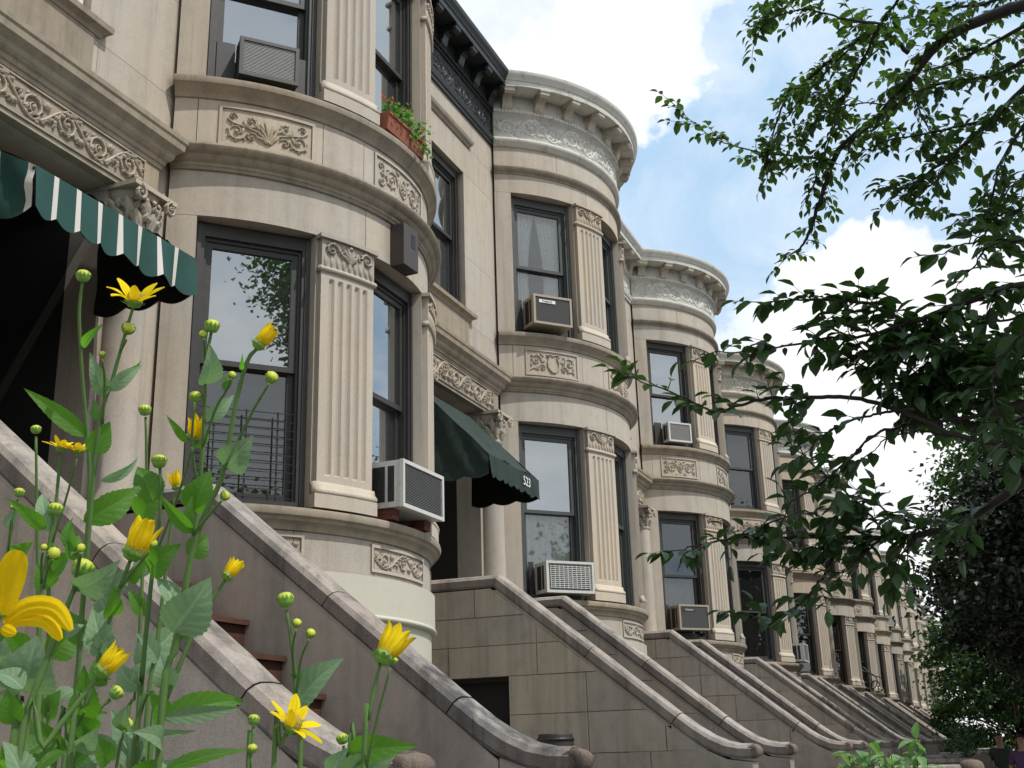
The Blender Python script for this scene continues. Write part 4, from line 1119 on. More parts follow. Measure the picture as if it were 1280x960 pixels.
def person(x, y, rz, top, low, hair, label, skirt=False, step=.18, sc=1.0):
    t = empty('person', (x, y, .03), None, rz); t.scale = (sc, sc, sc); tag(t, label, 'person', None)
    # faces -y locally
    V = []; Ed = []; Rd = []
    def add(p, r, par=None):
        V.append(p); Rd.append(r)
        if par is not None: Ed.append((par, len(V)-1))
        return len(V)-1
    pel = add((0, 0, .93), .13); ch1 = add((0, 0, 1.10), .125, pel); ch2 = add((0, .01, 1.30), .15, ch1); nk0 = add((0, .01, 1.43), .085, ch2)
    nk = add((0, 0, 1.50), .055, nk0); hd1 = add((0, -.015, 1.58), .072, nk); hd2 = add((0, -.015, 1.67), .084, hd1); hd3 = add((0, -.005, 1.73), .055, hd2)
    hands = []
    for s in (-1, 1):
        sh = add((s*.18, .01, 1.38), .062, ch2); el = add((s*.25, .03-s*.03, 1.12), .042, sh); wr = add((s*.27, -.10-s*.05, .90), .027, el); hn = add((s*.275, -.13-s*.05, .83), .034, wr); hands.append(V[hn])
        hp = add((s*.10, 0, .88), .095, pel); kn = add((s*.11, -s*step-.03, .50), .058, hp); an = add((s*.11, -s*step*1.3+.05, .09), .036, kn); ft = add((s*.12, -s*step*1.3-.10, .04), .035, an)
        fr = add((s*.115, -.13-s*.05, .80), .02) if False else None
    body = skin_obj('body', V, Ed, Rd, 'skin', t)
    fb = MB()
    for i, s in enumerate((-1, 1)):
        hx, hy, hz_ = hands[i]
        for j in range(4):
            a = hy-.025+j*.017; l = (.07, .08, .078, .06)[j]
            fb.tube([(hx, a, hz_-.005), (hx+s*.004, a-.003, hz_-.035-l*.4), (hx-s*.012, a-.006, hz_-.03-l)], [.0095, .009, .006], 6)
        fb.tube([(hx-s*.01, hy-.02, hz_+.02), (hx-s*.02, hy-.05, hz_-.01), (hx-s*.02, hy-.055, hz_-.04)], [.011, .010, .007], 6)
    o = fb.build('fingers', M['skin'], t)
    # face
    f = MB(); f.tube([(0, -.085, 1.67), (0, -.108, 1.635), (0, -.09, 1.625)], [.008, .014, .010], 8); f.build('nose', M['skin'], t)
    for s in (-1, 1):
        f = MB(); f.lathe([(.001, -.012), (.010, -.006), (.011, .004), (.001, .012)], s*.032, -.090, 8, z=1.665); f.build('eye', M['hair'], t)
        f = MB(); f.tube([(s*.084, -.01, 1.68), (s*.092, .0, 1.66), (s*.084, -.005, 1.635)], [.012, .016, .008], 6); f.build('ear', M['skin'], t)
    f = MB(); f.box(-.025, .025, -.088, -.08, 1.60, 1.607); f.build('mouth', M['vent'], t)
    # hair
    h_ = MB(); n = 14; rows = []
    for j in range(6):
        a = j/5*1.45; rows.append([((.088*math.sin(a)+.001)*cos(2*pi*i/n), .012+(.098*math.sin(a)+.001)*sin(2*pi*i/n), 1.695+.082*cos(a)-(.05*(a/1.45)**2 if hair == 'long' and sin(2*pi*i/n) > -.3 else 0)*3) for i in range(n)])
    h_.grid(rows, True, True); h_.build('hair', M['hair'], t)
    # shirt
    V2 = [(0, 0, .90), (0, 0, 1.10), (0, .01, 1.30), (0, .01, 1.42), (-.18, .01, 1.39), (-.235, .025, 1.18), (.18, .01, 1.39), (.235, -.005, 1.18)]
    skin_obj('shirt', V2, [(0, 1), (1, 2), (2, 3), (2, 4), (4, 5), (2, 6), (6, 7)], [.155, .148, .168, .09, .078, .066, .078, .066], top, t, root=0)
    if skirt:
        b = MB(); b.lathe([(.15, .98), (.17, .90), (.20, .75), (.24, .50)], 0, 0, 20); b.build('skirt', M[low], t)
    else:
        V3 = [(0, 0, .93), (-.10, 0, .86), (-.11, step*.8-.02, .52), (.10, 0, .86), (.11, -step*.8-.02, .52)]
        skin_obj('shorts', V3, [(0, 1), (1, 2), (0, 3), (3, 4)], [.15, .115, .095, .115, .095], low, t)
    for s in (-1, 1):
        b = MB(); y0 = -s*step*1.3; b.tube([(s*.115, y0+.08, .045), (s*.115, y0-.02, .05), (s*.12, y0-.14, .035), (s*.12, y0-.17, .03)], [.035, .045, .042, .025], 8); b.build('shoe', M['shoe'], t)
    return t
person(27, -4.80, rad(-78), 'tee', 'shorts', 'short', 'man in dark green t-shirt and pale shorts walking on the sidewalk', sc=.98)
person(24.5, -5.20, rad(-85), 'dress', 'skirt', 'long', 'distant person in purple top walking at the bottom right corner', skirt=True, step=.1, sc=.95)
# ------------------------------------------------------------------ trees
M['leaf_dark'] = leaf_mat('street_tree_leaf', (.022, .060, .014), (.036, .078, .024), rough=.42, trans=.28, var=.45, spec=.5, tcol=(.06, .15, .02))
M['leaf_up'] = leaf_mat('upper_tree_leaf', (.028, .068, .014), (.042, .086, .028), rough=.45, trans=.33, var=.6, tcol=(.10, .21, .025))
M['leaf_mid'] = leaf_mat('green_tree_leaf', (.040, .095, .024), (.05, .11, .035), trans=.28, var=.5, tcol=(.09, .2, .03))
M['leaf_purple'] = leaf_mat('purple_maple_leaf', (.016, .030, .013), (.026, .038, .02), rough=.38, trans=.12, var=.5, spec=.5, tcol=(.03, .04, .012))
M['leaf_pale'] = leaf_mat('bush_leaf', (.09, .21, .05), (.13, .26, .08), trans=.35, var=.25, tcol=(.25, .5, .1))
def leaf_shape(mb, p, d, nrm, L, wd, fold=.35, curl=.25):
    """pointed oval leaf: two halves folded on the midrib, drooping tip"""
    x = d.normalized(); y = nrm.cross(x)
    if y.length < 1e-3: y = Vector((0, 0, 1)).cross(x)
    y.normalize(); z = x.cross(y).normalized()
    if z.z < 0: z = -z; y = -y
    o = len(mb.v)
    for t, w_ in ((0, .0), (.18, .62), (.42, 1.0), (.70, .78), (.90, .30), (1.0, 0)):
        c = p+x*(L*t)-z*(curl*L*t*t)
        ww = wd*.5*w_
        if w_ == 0: mb.v.append(tuple(c))
        else:
            for s in (-1, 0, 1): mb.v.append(tuple(c+y*(s*ww)+z*(abs(s)*ww*fold)))
    F = [(0, 2, 1), (0, 3, 2)]
    for i in range(3):
        a = 1+i*3
        F += [(a, a+1, a+4, a+3), (a+1, a+2, a+5, a+4)]
    F += [(10, 11, 13), (11, 12, 13)]
    mb.f += [tuple(o+i for i in f) for f in F]; mb.sm += [False]*len(F)
def grow(curve, r0, r1, branch, leaf, rg, every=.09, twig=.2, lsize=.06, spacing=.028, start=0.0, down=.35, density=1.0):
    pts = []
    # resample with Catmull-Rom
    P = [Vector(c) for c in curve]; P = [P[0]*2-P[1]]+P+[P[-1]*2-P[-2]]
    for i in range(1, len(P)-2):
        for j in range(6):
            t = j/6; a, b, c, d = P[i-1:i+3]
            pts.append(.5*((2*b)+(c-a)*t+(2*a-5*b+4*c-d)*t*t+(3*b-a-3*c+d)*t*t*t))
    pts.append(P[-2]); n = len(pts)
    for i in range(1, n-1): pts[i] = pts[i]+Vector((rg.gauss(0, 1), rg.gauss(0, 1), rg.gauss(0, 1)))*(.0025)
    branch.tube([tuple(p) for p in pts], [r0+(r1-r0)*i/(n-1) for i in range(n)], 6 if r0 > .01 else 4)
    tot = 0; nxt = every*.5; L = sum((pts[i+1]-pts[i]).length for i in range(n-1)); acc = 0
    for i in range(n-1):
        seg = (pts[i+1]-pts[i]); l = seg.length
        while acc+l > nxt:
            q = pts[i]+seg*((nxt-acc)/l); f = nxt/L
            if f >= start and rg.random() < density:
                d = (seg.normalized()*.7+Vector((rg.gauss(0, 1), rg.gauss(0, 1), rg.gauss(0, 1)*.7+.05))*.75).normalized()
                tl = twig*rg.uniform(.4, 1.2)*(1-.45*f)
                twig_leaves(q, d, tl, branch, leaf, rg, lsize, spacing, down)
            nxt += every*rg.uniform(.6, 1.4)
        acc += l
    twig_leaves(pts[-1], (pts[-1]-pts[-2]).normalized(), twig*.6, branch, leaf, rg, lsize, spacing, down)
def twig_leaves(q, d, tl, branch, leaf, rg, lsize, spacing, down):
    m = max(3, int(tl/.03)); tp = [q]
    for j in range(m):
        d = (d+Vector((rg.gauss(0, .13), rg.gauss(0, .13), rg.gauss(0, .10)-.02))).normalized(); tp.append(tp[-1]+d*(tl/m))
    branch.tube([tuple(p) for p in tp], [.0032-.0022*j/m for j in range(m+1)], 3, False)
    k = max(2, int(tl/spacing)); sg = 1
    side = d.cross(Vector((0, 0, 1)));
    if side.length < .1: side = Vector((1, 0, 0))
    side.normalize()
    for j in range(k):
        t = (j+.6)/k
        if t < .12: continue
        p = tp[min(m, int(t*m))]; dirn = (tp[min(m, int(t*m)+1)]-tp[max(0, int(t*m)-1)]).normalized() if m > 1 else d
        ld = (dirn*.55+side*sg*.8+Vector((rg.gauss(0, .3), rg.gauss(0, .3), rg.gauss(0, .25)-down))).normalized()
        nn = Vector((rg.gauss(0, .35), rg.gauss(0, .35), 1)); s = lsize*rg.uniform(.45, 1.3)
        leaf_shape(leaf, p+ld*.006, ld, nn, s, s*rg.uniform(.56, .70), .35, rg.uniform(.1, .4)); sg = -sg
    s = lsize*.9; leaf_shape(leaf, tp[-1], d+Vector((0, 0, -.3)), Vector((0, 0, 1)), s, s*.55)
rg = random.Random(11)
tr = empty('street_tree', (4.9, -7.3, 0.0)); tag(tr, 'large leafy street tree reaching its branches over the right side', 'tree')
def rel(mb): 
    mb.v = [(x-4.9, y+7.3, z) for x, y, z in mb.v]; return mb
F0 = Vector((4.9, -7.25, 2.9)); F1_ = Vector((4.95, -7.2, 4.3))
b = MB(); b.tube([(4.9, -7.3, -.05), (4.9, -7.3, .15), (4.88, -7.3, 1.2), (4.9, -7.28, 2.1), tuple(F0), (4.93, -7.22, 3.6), tuple(F1_), (4.9, -7.3, 5.4)], [.26, .20, .17, .16, .15, .13, .12, .08], 14); rel(b).build('trunk', M['bark'], tr)
UP = [  # start fraction, points (u, v, distance)
 ([(1300, 0, 6.3), (1244, 18, 6.4), (1179, 50, 6.5), (1136, 100, 6.5), (1100, 144, 6.6), (1050, 188, 6.6), (1030, 235, 6.6), (1014, 284, 6.6), (1002, 308, 6.6), (985, 321, 6.6)], .032, .003, 1.0, 0.1),
 ([(1136, 66, 6.5), (1104, 41, 6.5), (1071, 50, 6.5), (1021, 90, 6.6), (985, 122, 6.7), (966, 165, 6.7), (955, 212, 6.7)], .014, .003, 1.0, 0.0),
 ([(1130, -10, 6.2), (1100, 32, 6.3), (1078, 75, 6.4), (1053, 126, 6.5), (1035, 180, 6.6), (1016, 232, 6.6)], .010, .003, .9, 0.0),
 ([(1071, 52, 6.4), (1007, 118, 6.4), (975, 160, 6.4), (962, 205, 6.4)], .007, .002, 1.0, 0.2),
 ([(1040, 200, 6.6), (1000, 196, 6.7), (960, 192, 6.7), (912, 181, 6.8), (877, 162, 6.8), (847, 134, 6.8)], .007, .002, .85, 0.0),
 ([(1104, 30, 6.2), (1050, 22, 6.2), (1000, 12, 6.2), (960, 28, 6.2), (945, 45, 6.2)], .008, .002, 1.1, 0.0),
 ([(1060, -15, 6.4), (1020, 0, 6.4), (985, -5, 6.4), (955, 18, 6.4)], .006, .002, 1.2, 0.0),
 ([(1290, 70, 6.0), (1247, 93, 6.2), (1179, 104, 6.3), (1132, 122, 6.4), (1107, 150, 6.5)], .012, .003, 1.0, 0.0),
 ([(1300, 90, 5.8), (1240, 150, 6.0), (1195, 190, 6.1), (1150, 222, 6.2), (1112, 248, 6.2)], .014, .003, 1.4, 0.1),
 ([(1230, 150, 6.0), (1170, 165, 6.1), (1110, 175, 6.2), (1080, 190, 6.2)], .008, .002, 1.3, 0.2),
 ([(1195, 190, 6.1), (1180, 215, 6.1), (1150, 240, 6.1), (1125, 235, 6.1)], .007, .002, 1.3, 0.0),
 ([(1310, 200, 5.8), (1275, 225, 5.8), (1250, 255, 5.8), (1262, 300, 5.8)], .006, .002, 1.2, 0.0),
 ([(1310, 240, 5.6), (1270, 262, 5.6), (1225, 275, 5.6), (1195, 268, 5.6)], .006, .002, 1.1, 0.0),
 ([(1300, 130, 5.6), (1255, 195, 5.6), (1244, 230, 5.6), (1233, 285, 5.6)], .010, .003, 1.2, 0.0),
 ([(1300, 20, 6.8), (1230, 60, 7.0), (1170, 85, 7.0), (1120, 95, 7.1)], .012, .003, 1.2, 0.0),
 ([(1300, -20, 6.6), (1230, 5, 6.7), (1180, 10, 6.7), (1150, 30, 6.8)], .012, .003, 1.1, 0.0),
 ([(1136, 100, 6.5), (1150, 140, 6.5), (1170, 170, 6.5), (1200, 190, 6.5)], .006, .002, 1.0, .1),
 ([(1100, 60, 6.6), (1060, 95, 6.6), (1030, 120, 6.7), (1010, 150, 6.7)], .006, .002, 1.0, .1),
 ([(1110, 130, 6.5), (1070, 130, 6.5), (1035, 140, 6.6), (1000, 175, 6.6)], .005, .002, 1.0, .2),
]
LO = [
 ([(1300, 350, 4.3), (1208, 377, 4.4), (1165, 393, 4.4), (1136, 402, 4.4), (1086, 380, 4.5), (1043, 375, 4.5), (985, 376, 4.6), (952, 378, 4.6)], .013, .002, 1.15, 0.0),
 ([(1136, 402, 4.4), (1080, 420, 4.4), (1020, 425, 4.5), (975, 435, 4.5), (925, 440, 4.6), (893, 440, 4.6)], .007, .002, .95, 0.0),
 ([(1290, 560, 4.2), (1200, 545, 4.3), (1107, 507, 4.4), (1050, 496, 4.5), (1007, 497, 4.5), (964, 498, 4.5), (928, 505, 4.5), (895, 515, 4.5), (862, 500, 4.5), (820, 483, 4.5), (788, 472, 4.5)], .011, .002, .7, 0.5),
 ([(1143, 512, 4.3), (1100, 516, 4.4), (1060, 528, 4.4), (1035, 540, 4.4), (1008, 565, 4.4)], .006, .002, .8, .4),
 ([(1250, 516, 4.3), (1140, 532, 4.4), (1093, 544, 4.4), (1050, 585, 4.5), (1021, 608, 4.5), (990, 628, 4.5), (975, 660, 4.5)], .007, .002, .7, .45),
 ([(1300, 590, 4.4), (1210, 650, 4.6), (1150, 668, 4.7), (1099, 673, 4.8), (1005, 672, 4.8), (958, 674, 4.8), (920, 672, 4.8), (880, 680, 4.8), (840, 689, 4.8)], .016, .002, 1.0, .15),
 ([(1049, 682, 4.8), (1027, 722, 4.8), (1005, 750, 4.8), (965, 772, 4.8), (930, 768, 4.8)], .006, .002, .6, .3),
 ([(1110, 674, 4.8), (1085, 640, 4.8), (1040, 600, 4.8), (1010, 575, 4.8), (995, 545, 4.8)], .006, .002, 1.0, .0),
 ([(1099, 676, 4.8), (1067, 705, 4.8), (1050, 722, 4.8)], .005, .002, 1.1, .0),
 ([(1150, 668, 4.7), (1125, 695, 4.7), (1115, 720, 4.7)], .005, .002, 1.0, .0),
 ([(1160, 660, 4.7), (1110, 640, 4.7), (1085, 625, 4.7), (1055, 640, 4.7)], .005, .002, 1.0, .0),
 ([(1090, 672, 4.8), (1040, 650, 4.8), (1000, 640, 4.8), (960, 655, 4.8)], .005, .002, 1.0, .0),
 ([(1060, 672, 4.8), (1020, 690, 4.8), (980, 690, 4.8)], .004, .002, 1.1, .0),
 ([(1300, 300, 4.6), (1250, 300, 4.7), (1205, 305, 4.8), (1175, 318, 4.8)], .006, .002, .9, .0),
 ([(1240, 300, 4.7), (1215, 335, 4.7), (1195, 360, 4.7)], .005, .002, .9, .0),
 ([(1300, 420, 4.3), (1220, 430, 4.3), (1160, 430, 4.3), (1120, 440, 4.3)], .008, .002, 1.5, .1),
 ([(1300, 480, 4.4), (1220, 480, 4.4), (1160, 480, 4.4), (1110, 470, 4.4), (1075, 455, 4.4)], .008, .002, 1.5, .1),
 ([(1300, 520, 4.5), (1240, 530, 4.5), (1180, 520, 4.5), (1130, 495, 4.5)], .008, .002, 1.5, .1),
 ([(1160, 395, 4.4), (1130, 430, 4.4), (1090, 440, 4.4), (1060, 420, 4.4)], .005, .002, 1.4, .0),
 ([(1190, 545, 4.4), (1150, 540, 4.4), (1110, 548, 4.4), (1090, 565, 4.4)], .005, .002, .5, .7),
 ([(1300, 380, 4.5), (1260, 400, 4.5), (1200, 400, 4.5), (1180, 440, 4.5)], .006, .002, 1.3, .1),
 ([(1300, 400, 4.0), (1255, 440, 4.1), (1240, 480, 4.1), (1250, 530, 4.1), (1265, 570, 4.1)], .006, .002, 1.2, .1),
 ([(1300, 440, 4.35), (1240, 455, 4.35), (1190, 450, 4.4), (1150, 462, 4.4), (1118, 490, 4.4)], .008, .002, 1.9, .1),
 ([(1300, 500, 4.4), (1250, 505, 4.4), (1200, 500, 4.45), (1165, 505, 4.45), (1140, 520, 4.45)], .008, .002, 1.8, .1),
 ([(1180, 395, 4.45), (1150, 415, 4.45), (1110, 425, 4.5), (1080, 400, 4.5), (1050, 398, 4.5)], .006, .002, 1.8, .0),
 ([(1300, 415, 4.5), (1255, 420, 4.5), (1215, 440, 4.5), (1175, 470, 4.5), (1150, 500, 4.5)], .006, .002, 1.6, .1),
]
lu = MB(); bu = MB()
for pts, r0, r1, dn, st in UP:
    grow([at(*p) for p in pts], r0, r1, bu, lu, rg, every=.040/dn, twig=.24, lsize=.056, spacing=.019, start=st, down=.2)
ll = MB(); bl_ = MB()
for pts, r0, r1, dn, st in LO:
    grow([at(*p) for p in pts], r0, r1, bl_, ll, rg, every=.044/dn, twig=.17, lsize=.077, spacing=.022, start=st, down=.15)
# limbs joining the seen branches to the trunk, beyond the right edge
for mb, lst, fk in ((bu, UP, F1_), (bl_, LO, F0)):
    hub = Vector((0, 0, 0)); st_ = [at(*p[0][0]) for p in lst if p[0][0][0] >= 1250]
    for s in st_: hub += s
    hub = hub/len(st_); hub = hub.lerp(fk, .45)
    mb.tube([tuple(fk), tuple(fk.lerp(hub, .5)+Vector((0, 0, .08))), tuple(hub)], [.085, .07, .055], 10)
    for s in st_: mb.tube([tuple(hub), tuple(hub.lerp(s, .5)+Vector((0, 0, .05))), tuple(s)], [.04, .026, .016 if mb is bl_ else .03], 6)
for mb, nm in ((bu, 'upper_limb'), (bl_, 'lower_limb')): rel(mb).build(nm, M['twig'], tr)
rel(lu).build('upper_foliage', M['leaf_up'], tr); rel(ll).build('lower_foliage', M['leaf_dark'], tr)
# more distant trees ----------------------------------------------------
def big_tree(x, y, h, r, zc, mat, label, seed, nclump=90, per=90, ls=.11, squash=.8, trunk_r=.18, cut=None, group='street trees further down the block', name='street_tree'):
    rg = random.Random(seed); t = empty(name, (x, y, 0)); tag(t, label, 'tree', group)
    b = MB(); b.tube([(0, 0, -.05), (.02, 0, .3), (0, .05, zc*.5), (.05, 0, zc)], [trunk_r*1.4, trunk_r, trunk_r*.85, trunk_r*.6], 10); b.build('trunk', M['bark'], t)
    lm = MB(); f = MB()
    for i in range(nclump):
        while True:
            v = Vector((rg.uniform(-1, 1), rg.uniform(-1, 1), rg.uniform(-1, 1)))
            if .15 < v.length < 1: break
        v = v.normalized()*(v.length**.45)*(1+.12*math.sin(v.x*5+seed)*math.sin(v.y*4+1))
        c = Vector((v.x*r, v.y*r, zc+v.z*r*squash))
        if i % 4 == 0:
            s0 = Vector((0, 0, zc*.55)); lm.tube([tuple(s0), tuple(s0.lerp(c, .5)+Vector((0, 0, .2))), tuple(c)], [.05, .03, .012], 5)
        cr = r*rg.uniform(.13, .27)
        for j in range(per):
            g = Vector((rg.gauss(0, 1), rg.gauss(0, 1), rg.gauss(0, .6))); p = c+g*cr*.5
            d = Vector((rg.gauss(0, 1), rg.gauss(0, 1), rg.gauss(0, .5)-.35)); nn = Vector((rg.gauss(0, .5), rg.gauss(0, .5), 1)); L = ls*rg.uniform(.6, 1.2)
            x_ = d.normalized(); y_ = nn.cross(x_).normalized(); z_ = x_.cross(y_); o = len(f.v)
            f.v += [tuple(p), tuple(p+x_*L*.45+y_*L*.42+z_*L*.1), tuple(p+x_*L-z_*L*.15), tuple(p+x_*L*.45-y_*L*.42+z_*L*.1)]
            f.f += [(o, o+1, o+2), (o, o+2, o+3)]; f.sm += [False, False]
    lm.build('limbs', M['bark'], t); f.build('crown', M[mat], t)
    return t
big_tree(24, -8.1, 6, 3.8, 4.9, 'leaf_purple', 'dark leaved maple with the lowest crown, right of the far stoops', 3, 320, 260, .13, .74, trunk_r=.16)
big_tree(33, -8.9, 12, 4.3, 8.2, 'leaf_mid', 'bright green street tree rising above the dark maple', 4, 260, 150, .19, .8)
big_tree(42, -7.3, 9, 3.4, 6.6, 'leaf_mid', 'smaller green tree behind the dark maple, next to the far cornices', 5, 200, 130, .22, .85)
big_tree(56, -6.2, 9, 3.8, 5.6, 'leaf_mid', 'farthest green tree at the end of the row of stoops', 6, 160, 90, .28, .85)
big_tree(78, -5.9, 10, 4.6, 6.0, 'leaf_purple', 'hazy dark tree closing the view at the end of the street', 7, 80, 70, .3, .9)
big_tree(62, -12, 9, 5.0, 5.0, 'leaf_mid', 'low green tree closing the gap behind the walking man', 8, 130, 90, .3, .85)
big_tree(38, -10.5, 7, 3.0, 4.2, 'leaf_mid', 'green tree half hidden behind the trunk of the dark maple', 9, 120, 100, .2, .9)
big_tree(52, -5.4, 6, 3.3, 2.9, 'leaf_mid', 'low bushy green tree directly behind the walking man', 10, 130, 110, .2, .85)
# trees across the road, mirrored in the window glass
big_tree(3.9, -10.2, 9, 2.2, 8.9, 'leaf_mid', 'street tree mirrored in the nearest window, standing behind the viewer', 21, 110, 150, .11, .8, group='trees across the road mirrored in windows')
big_tree(9.0, -24, 9, 3.2, 6.0, 'leaf_mid', 'tree across the road mirrored in the window beside the dark green awning', 22, 70, 60, .2, .8, group='trees across the road mirrored in windows')
big_tree(-6, -20, 10, 3.8, 6.5, 'leaf_mid', 'broad tree across the road mirrored low in the nearest windows', 23, 70, 60, .22, .8, group='trees across the road mirrored in windows')
# shrubs in the front yards ---------------------------------------------
def bush(x, y, z, r, mat, label, seed, n=420, ls=.09, h=None):
    rg = random.Random(seed); t = empty('bush', (x, y, 0)); tag(t, label, 'bush', None)
    st = MB(); f = MB()
    for i in range(16):
        a = rg.uniform(0, 2*pi); rr = r*rg.uniform(.2, .95); top = Vector((rr*cos(a), rr*sin(a), z+rg.uniform(-.3, .1)*r))
        st.tube([(rr*.2*cos(a), rr*.2*sin(a), 0), (rr*.5*cos(a), rr*.5*sin(a), z*.6), tuple(top)], [.008, .006, .003], 4)
        m = n//16
        for j in range(m):
            tt = .45+.55*rg.random(); p = Vector((rr*.2*cos(a), rr*.2*sin(a), 0)).lerp(top, tt)+Vector((rg.gauss(0, .05), rg.gauss(0, .05), rg.gauss(0, .03)))
            leaf_shape(f, p, Vector((rg.gauss(0, 1), rg.gauss(0, 1), rg.gauss(0, .3)-.1)), Vector((rg.gauss(0, .3), rg.gauss(0, .3), 1)), ls*rg.uniform(.6, 1.2), ls*.5, .3, .35)
    st.build('stems', M['twig'], t); f.build('foliage', M[mat], t); return t
bush(7.3, -4.36, 1.60, .26, 'leaf_pale', 'bright green leafy bush in front of the stoop ends at the bottom', 31, 800, .11)
bush(10.6, -.9, .95, .28, 'leaf_pale', 'small green shrub by the window beside the dark green awning', 32, 200, .07) if False else None
bush(30.5, -3.9, 1.7, .6, 'leaf_mid', 'dark hedge bush beside the far sidewalk', 33, 500, .12)
bush(40, -3.6, 2.2, .9, 'leaf_mid', 'taller far hedge bush under the trees at the right', 34, 600, .16)
bush(52, -2.6, 3.0, 1.0, 'leaf_mid', 'dull green distant shrub at the foot of the last stoops', 35, 600, .2)
# ------------------------------------------------------------------ yellow flowers at the front
def leafmat2(name, c0, c1, trans, tcol, rough=.5, spec=.35):
    m, nt, out = new_mat(name)
    g = N(nt, 'ShaderNodeNewGeometry'); oi = N(nt, 'ShaderNodeObjectInfo'); uv = N(nt, 'ShaderNodeAttribute', attribute_name='vein')
    nz = noise(nt, g.outputs['Position'], 60, 4, .6)
    c = mix(nt, rgb(c0), rgb(c1), nz)
    c = mix(nt, c, rgb(tuple(min(1, x*1.7+.03) for x in c1)), ramp(nt, [(0, (0, 0, 0)), (1, (.55,)*3)], uv.outputs['Fac']).outputs[0])
    c = mix(nt, c, ramp(nt, [(0, (.75,)*3), (1, (1.2,)*3)], oi.outputs['Random']).outputs[0], 1.0, 'MULTIPLY')
    bs = N(nt, 'ShaderNodeBsdfPrincipled', inp={'Roughness': rough, 'Specular IOR Level': spec}); nt.links.new(c, bs.inputs['Base Color'])
    bm = N(nt, 'ShaderNodeBump', inp={'Strength': .4, 'Distance': .0008}); nt.links.new(noise(nt, g.outputs['Position'], 350, 2, .5), bm.inputs['Height']); nt.links.new(bm.outputs[0], bs.inputs['Normal'])
    tl = N(nt, 'ShaderNodeBsdfTranslucent', inp={'Color': rgb(tcol)})
    mx = N(nt, 'ShaderNodeMixShader'); mx.inputs[0].default_value = trans
    nt.links.new(bs.outputs[0], mx.inputs[1]); nt.links.new(tl.outputs[0], mx.inputs[2]); nt.links.new(mx.outputs[0], out.inputs[0]); return m
M['fl_lit'] = leafmat2('sunflower_leaf', (.045, .13, .016), (.075, .18, .022), .5, (.16, .44, .02))
M['fl_pale'] = leafmat2('sunflower_leaf_underside', (.15, .24, .13), (.20, .30, .18), .32, (.22, .42, .12), rough=.7)
M['fl_stem'] = paint('flower_stem', (.075, .15, .03), .75, .3, 30, (.05, .05, .02), .3)
M['fl_sepal'] = paint('flower_sepal', (.14, .29, .035), .55, .25, 80)
M['fl_core'] = paint('flower_bud_core', (.42, .48, .04), .55, .25, 200)
M['fl_cone'] = paint('flower_cone', (.30, .24, .03), .8, .4, 300)
M['fl_petal'] = leafmat2('yellow_petal', (.70, .47, .004), (.80, .60, .008), .35, (.98, .66, .01), rough=.75, spec=.08)
FG = 'yellow flower stalks in front of the stoops'
def wtan(a, b, d): return at(a[0], a[1], d)
def big_leaf(parent, base, tip, width, mat, view, rg, root):
    """toothed pointed leaf between two points; slightly cupped, with side veins"""
    d = tip-base; L = d.length; x = d.normalized()
    y = view.cross(x)
    y.normalize(); z = x.cross(y).normalized()
    if z.dot(view) > 0: z = -z
    tw = rg.uniform(-.8, .8); y2 = y*cos(tw)+z*sin(tw); z2 = z*cos(tw)-y*sin(tw)
    mb = MB(); nu, nv = 33, 14; rows = []; vein = []
    droop = rg.uniform(.02, .22)
    for i in range(nu+1):
        t = i/nu; wv = math.sin(pi*t**.72)**.9*(1-.35*t)*1.12 if 0 < t < 1 else 0
        tooth = 1+.13*((t*11) % 1) if .12 < t < .92 else 1
        c = base+x*(L*t)+z2*(L*droop*math.sin(pi*t))-z2*(L*.05*t*t)
        row = []
        for j in range(nv+1):
            s = (j/nv)*2-1; w_ = width*.5*wv*(tooth if abs(s) > .99 else 1)
            hgt = abs(s)*w_*.32+.012*L*math.sin((t*7-abs(s)*1.6)*2*pi)*.16*(1-abs(s)*.3)
            row.append(tuple(c+y2*(s*w_)+z2*hgt))
            vv = max(0, 1-abs(s)*9) if abs(s) < .2 else (1 if abs(((t*7-abs(s)*1.6) % 1)-.5) < .12 else 0)*.6
            vein.append(vv)
        rows.append(row)
    mb.grid(rows, True)
    mb.v = [tuple(Vector(v)-root) for v in mb.v]
    o = mb.build('leaf', M[mat], parent); a = o.data.attributes.new('vein', 'FLOAT', 'POINT'); a.data.foreach_set('value', vein); return o
def frame_of(axis):
    z = axis.normalized(); x = z.cross(Vector((.3, .2, 1)) if abs(z.z) < .95 else Vector((1, 0, 0))).normalized(); return x, z.cross(x), z
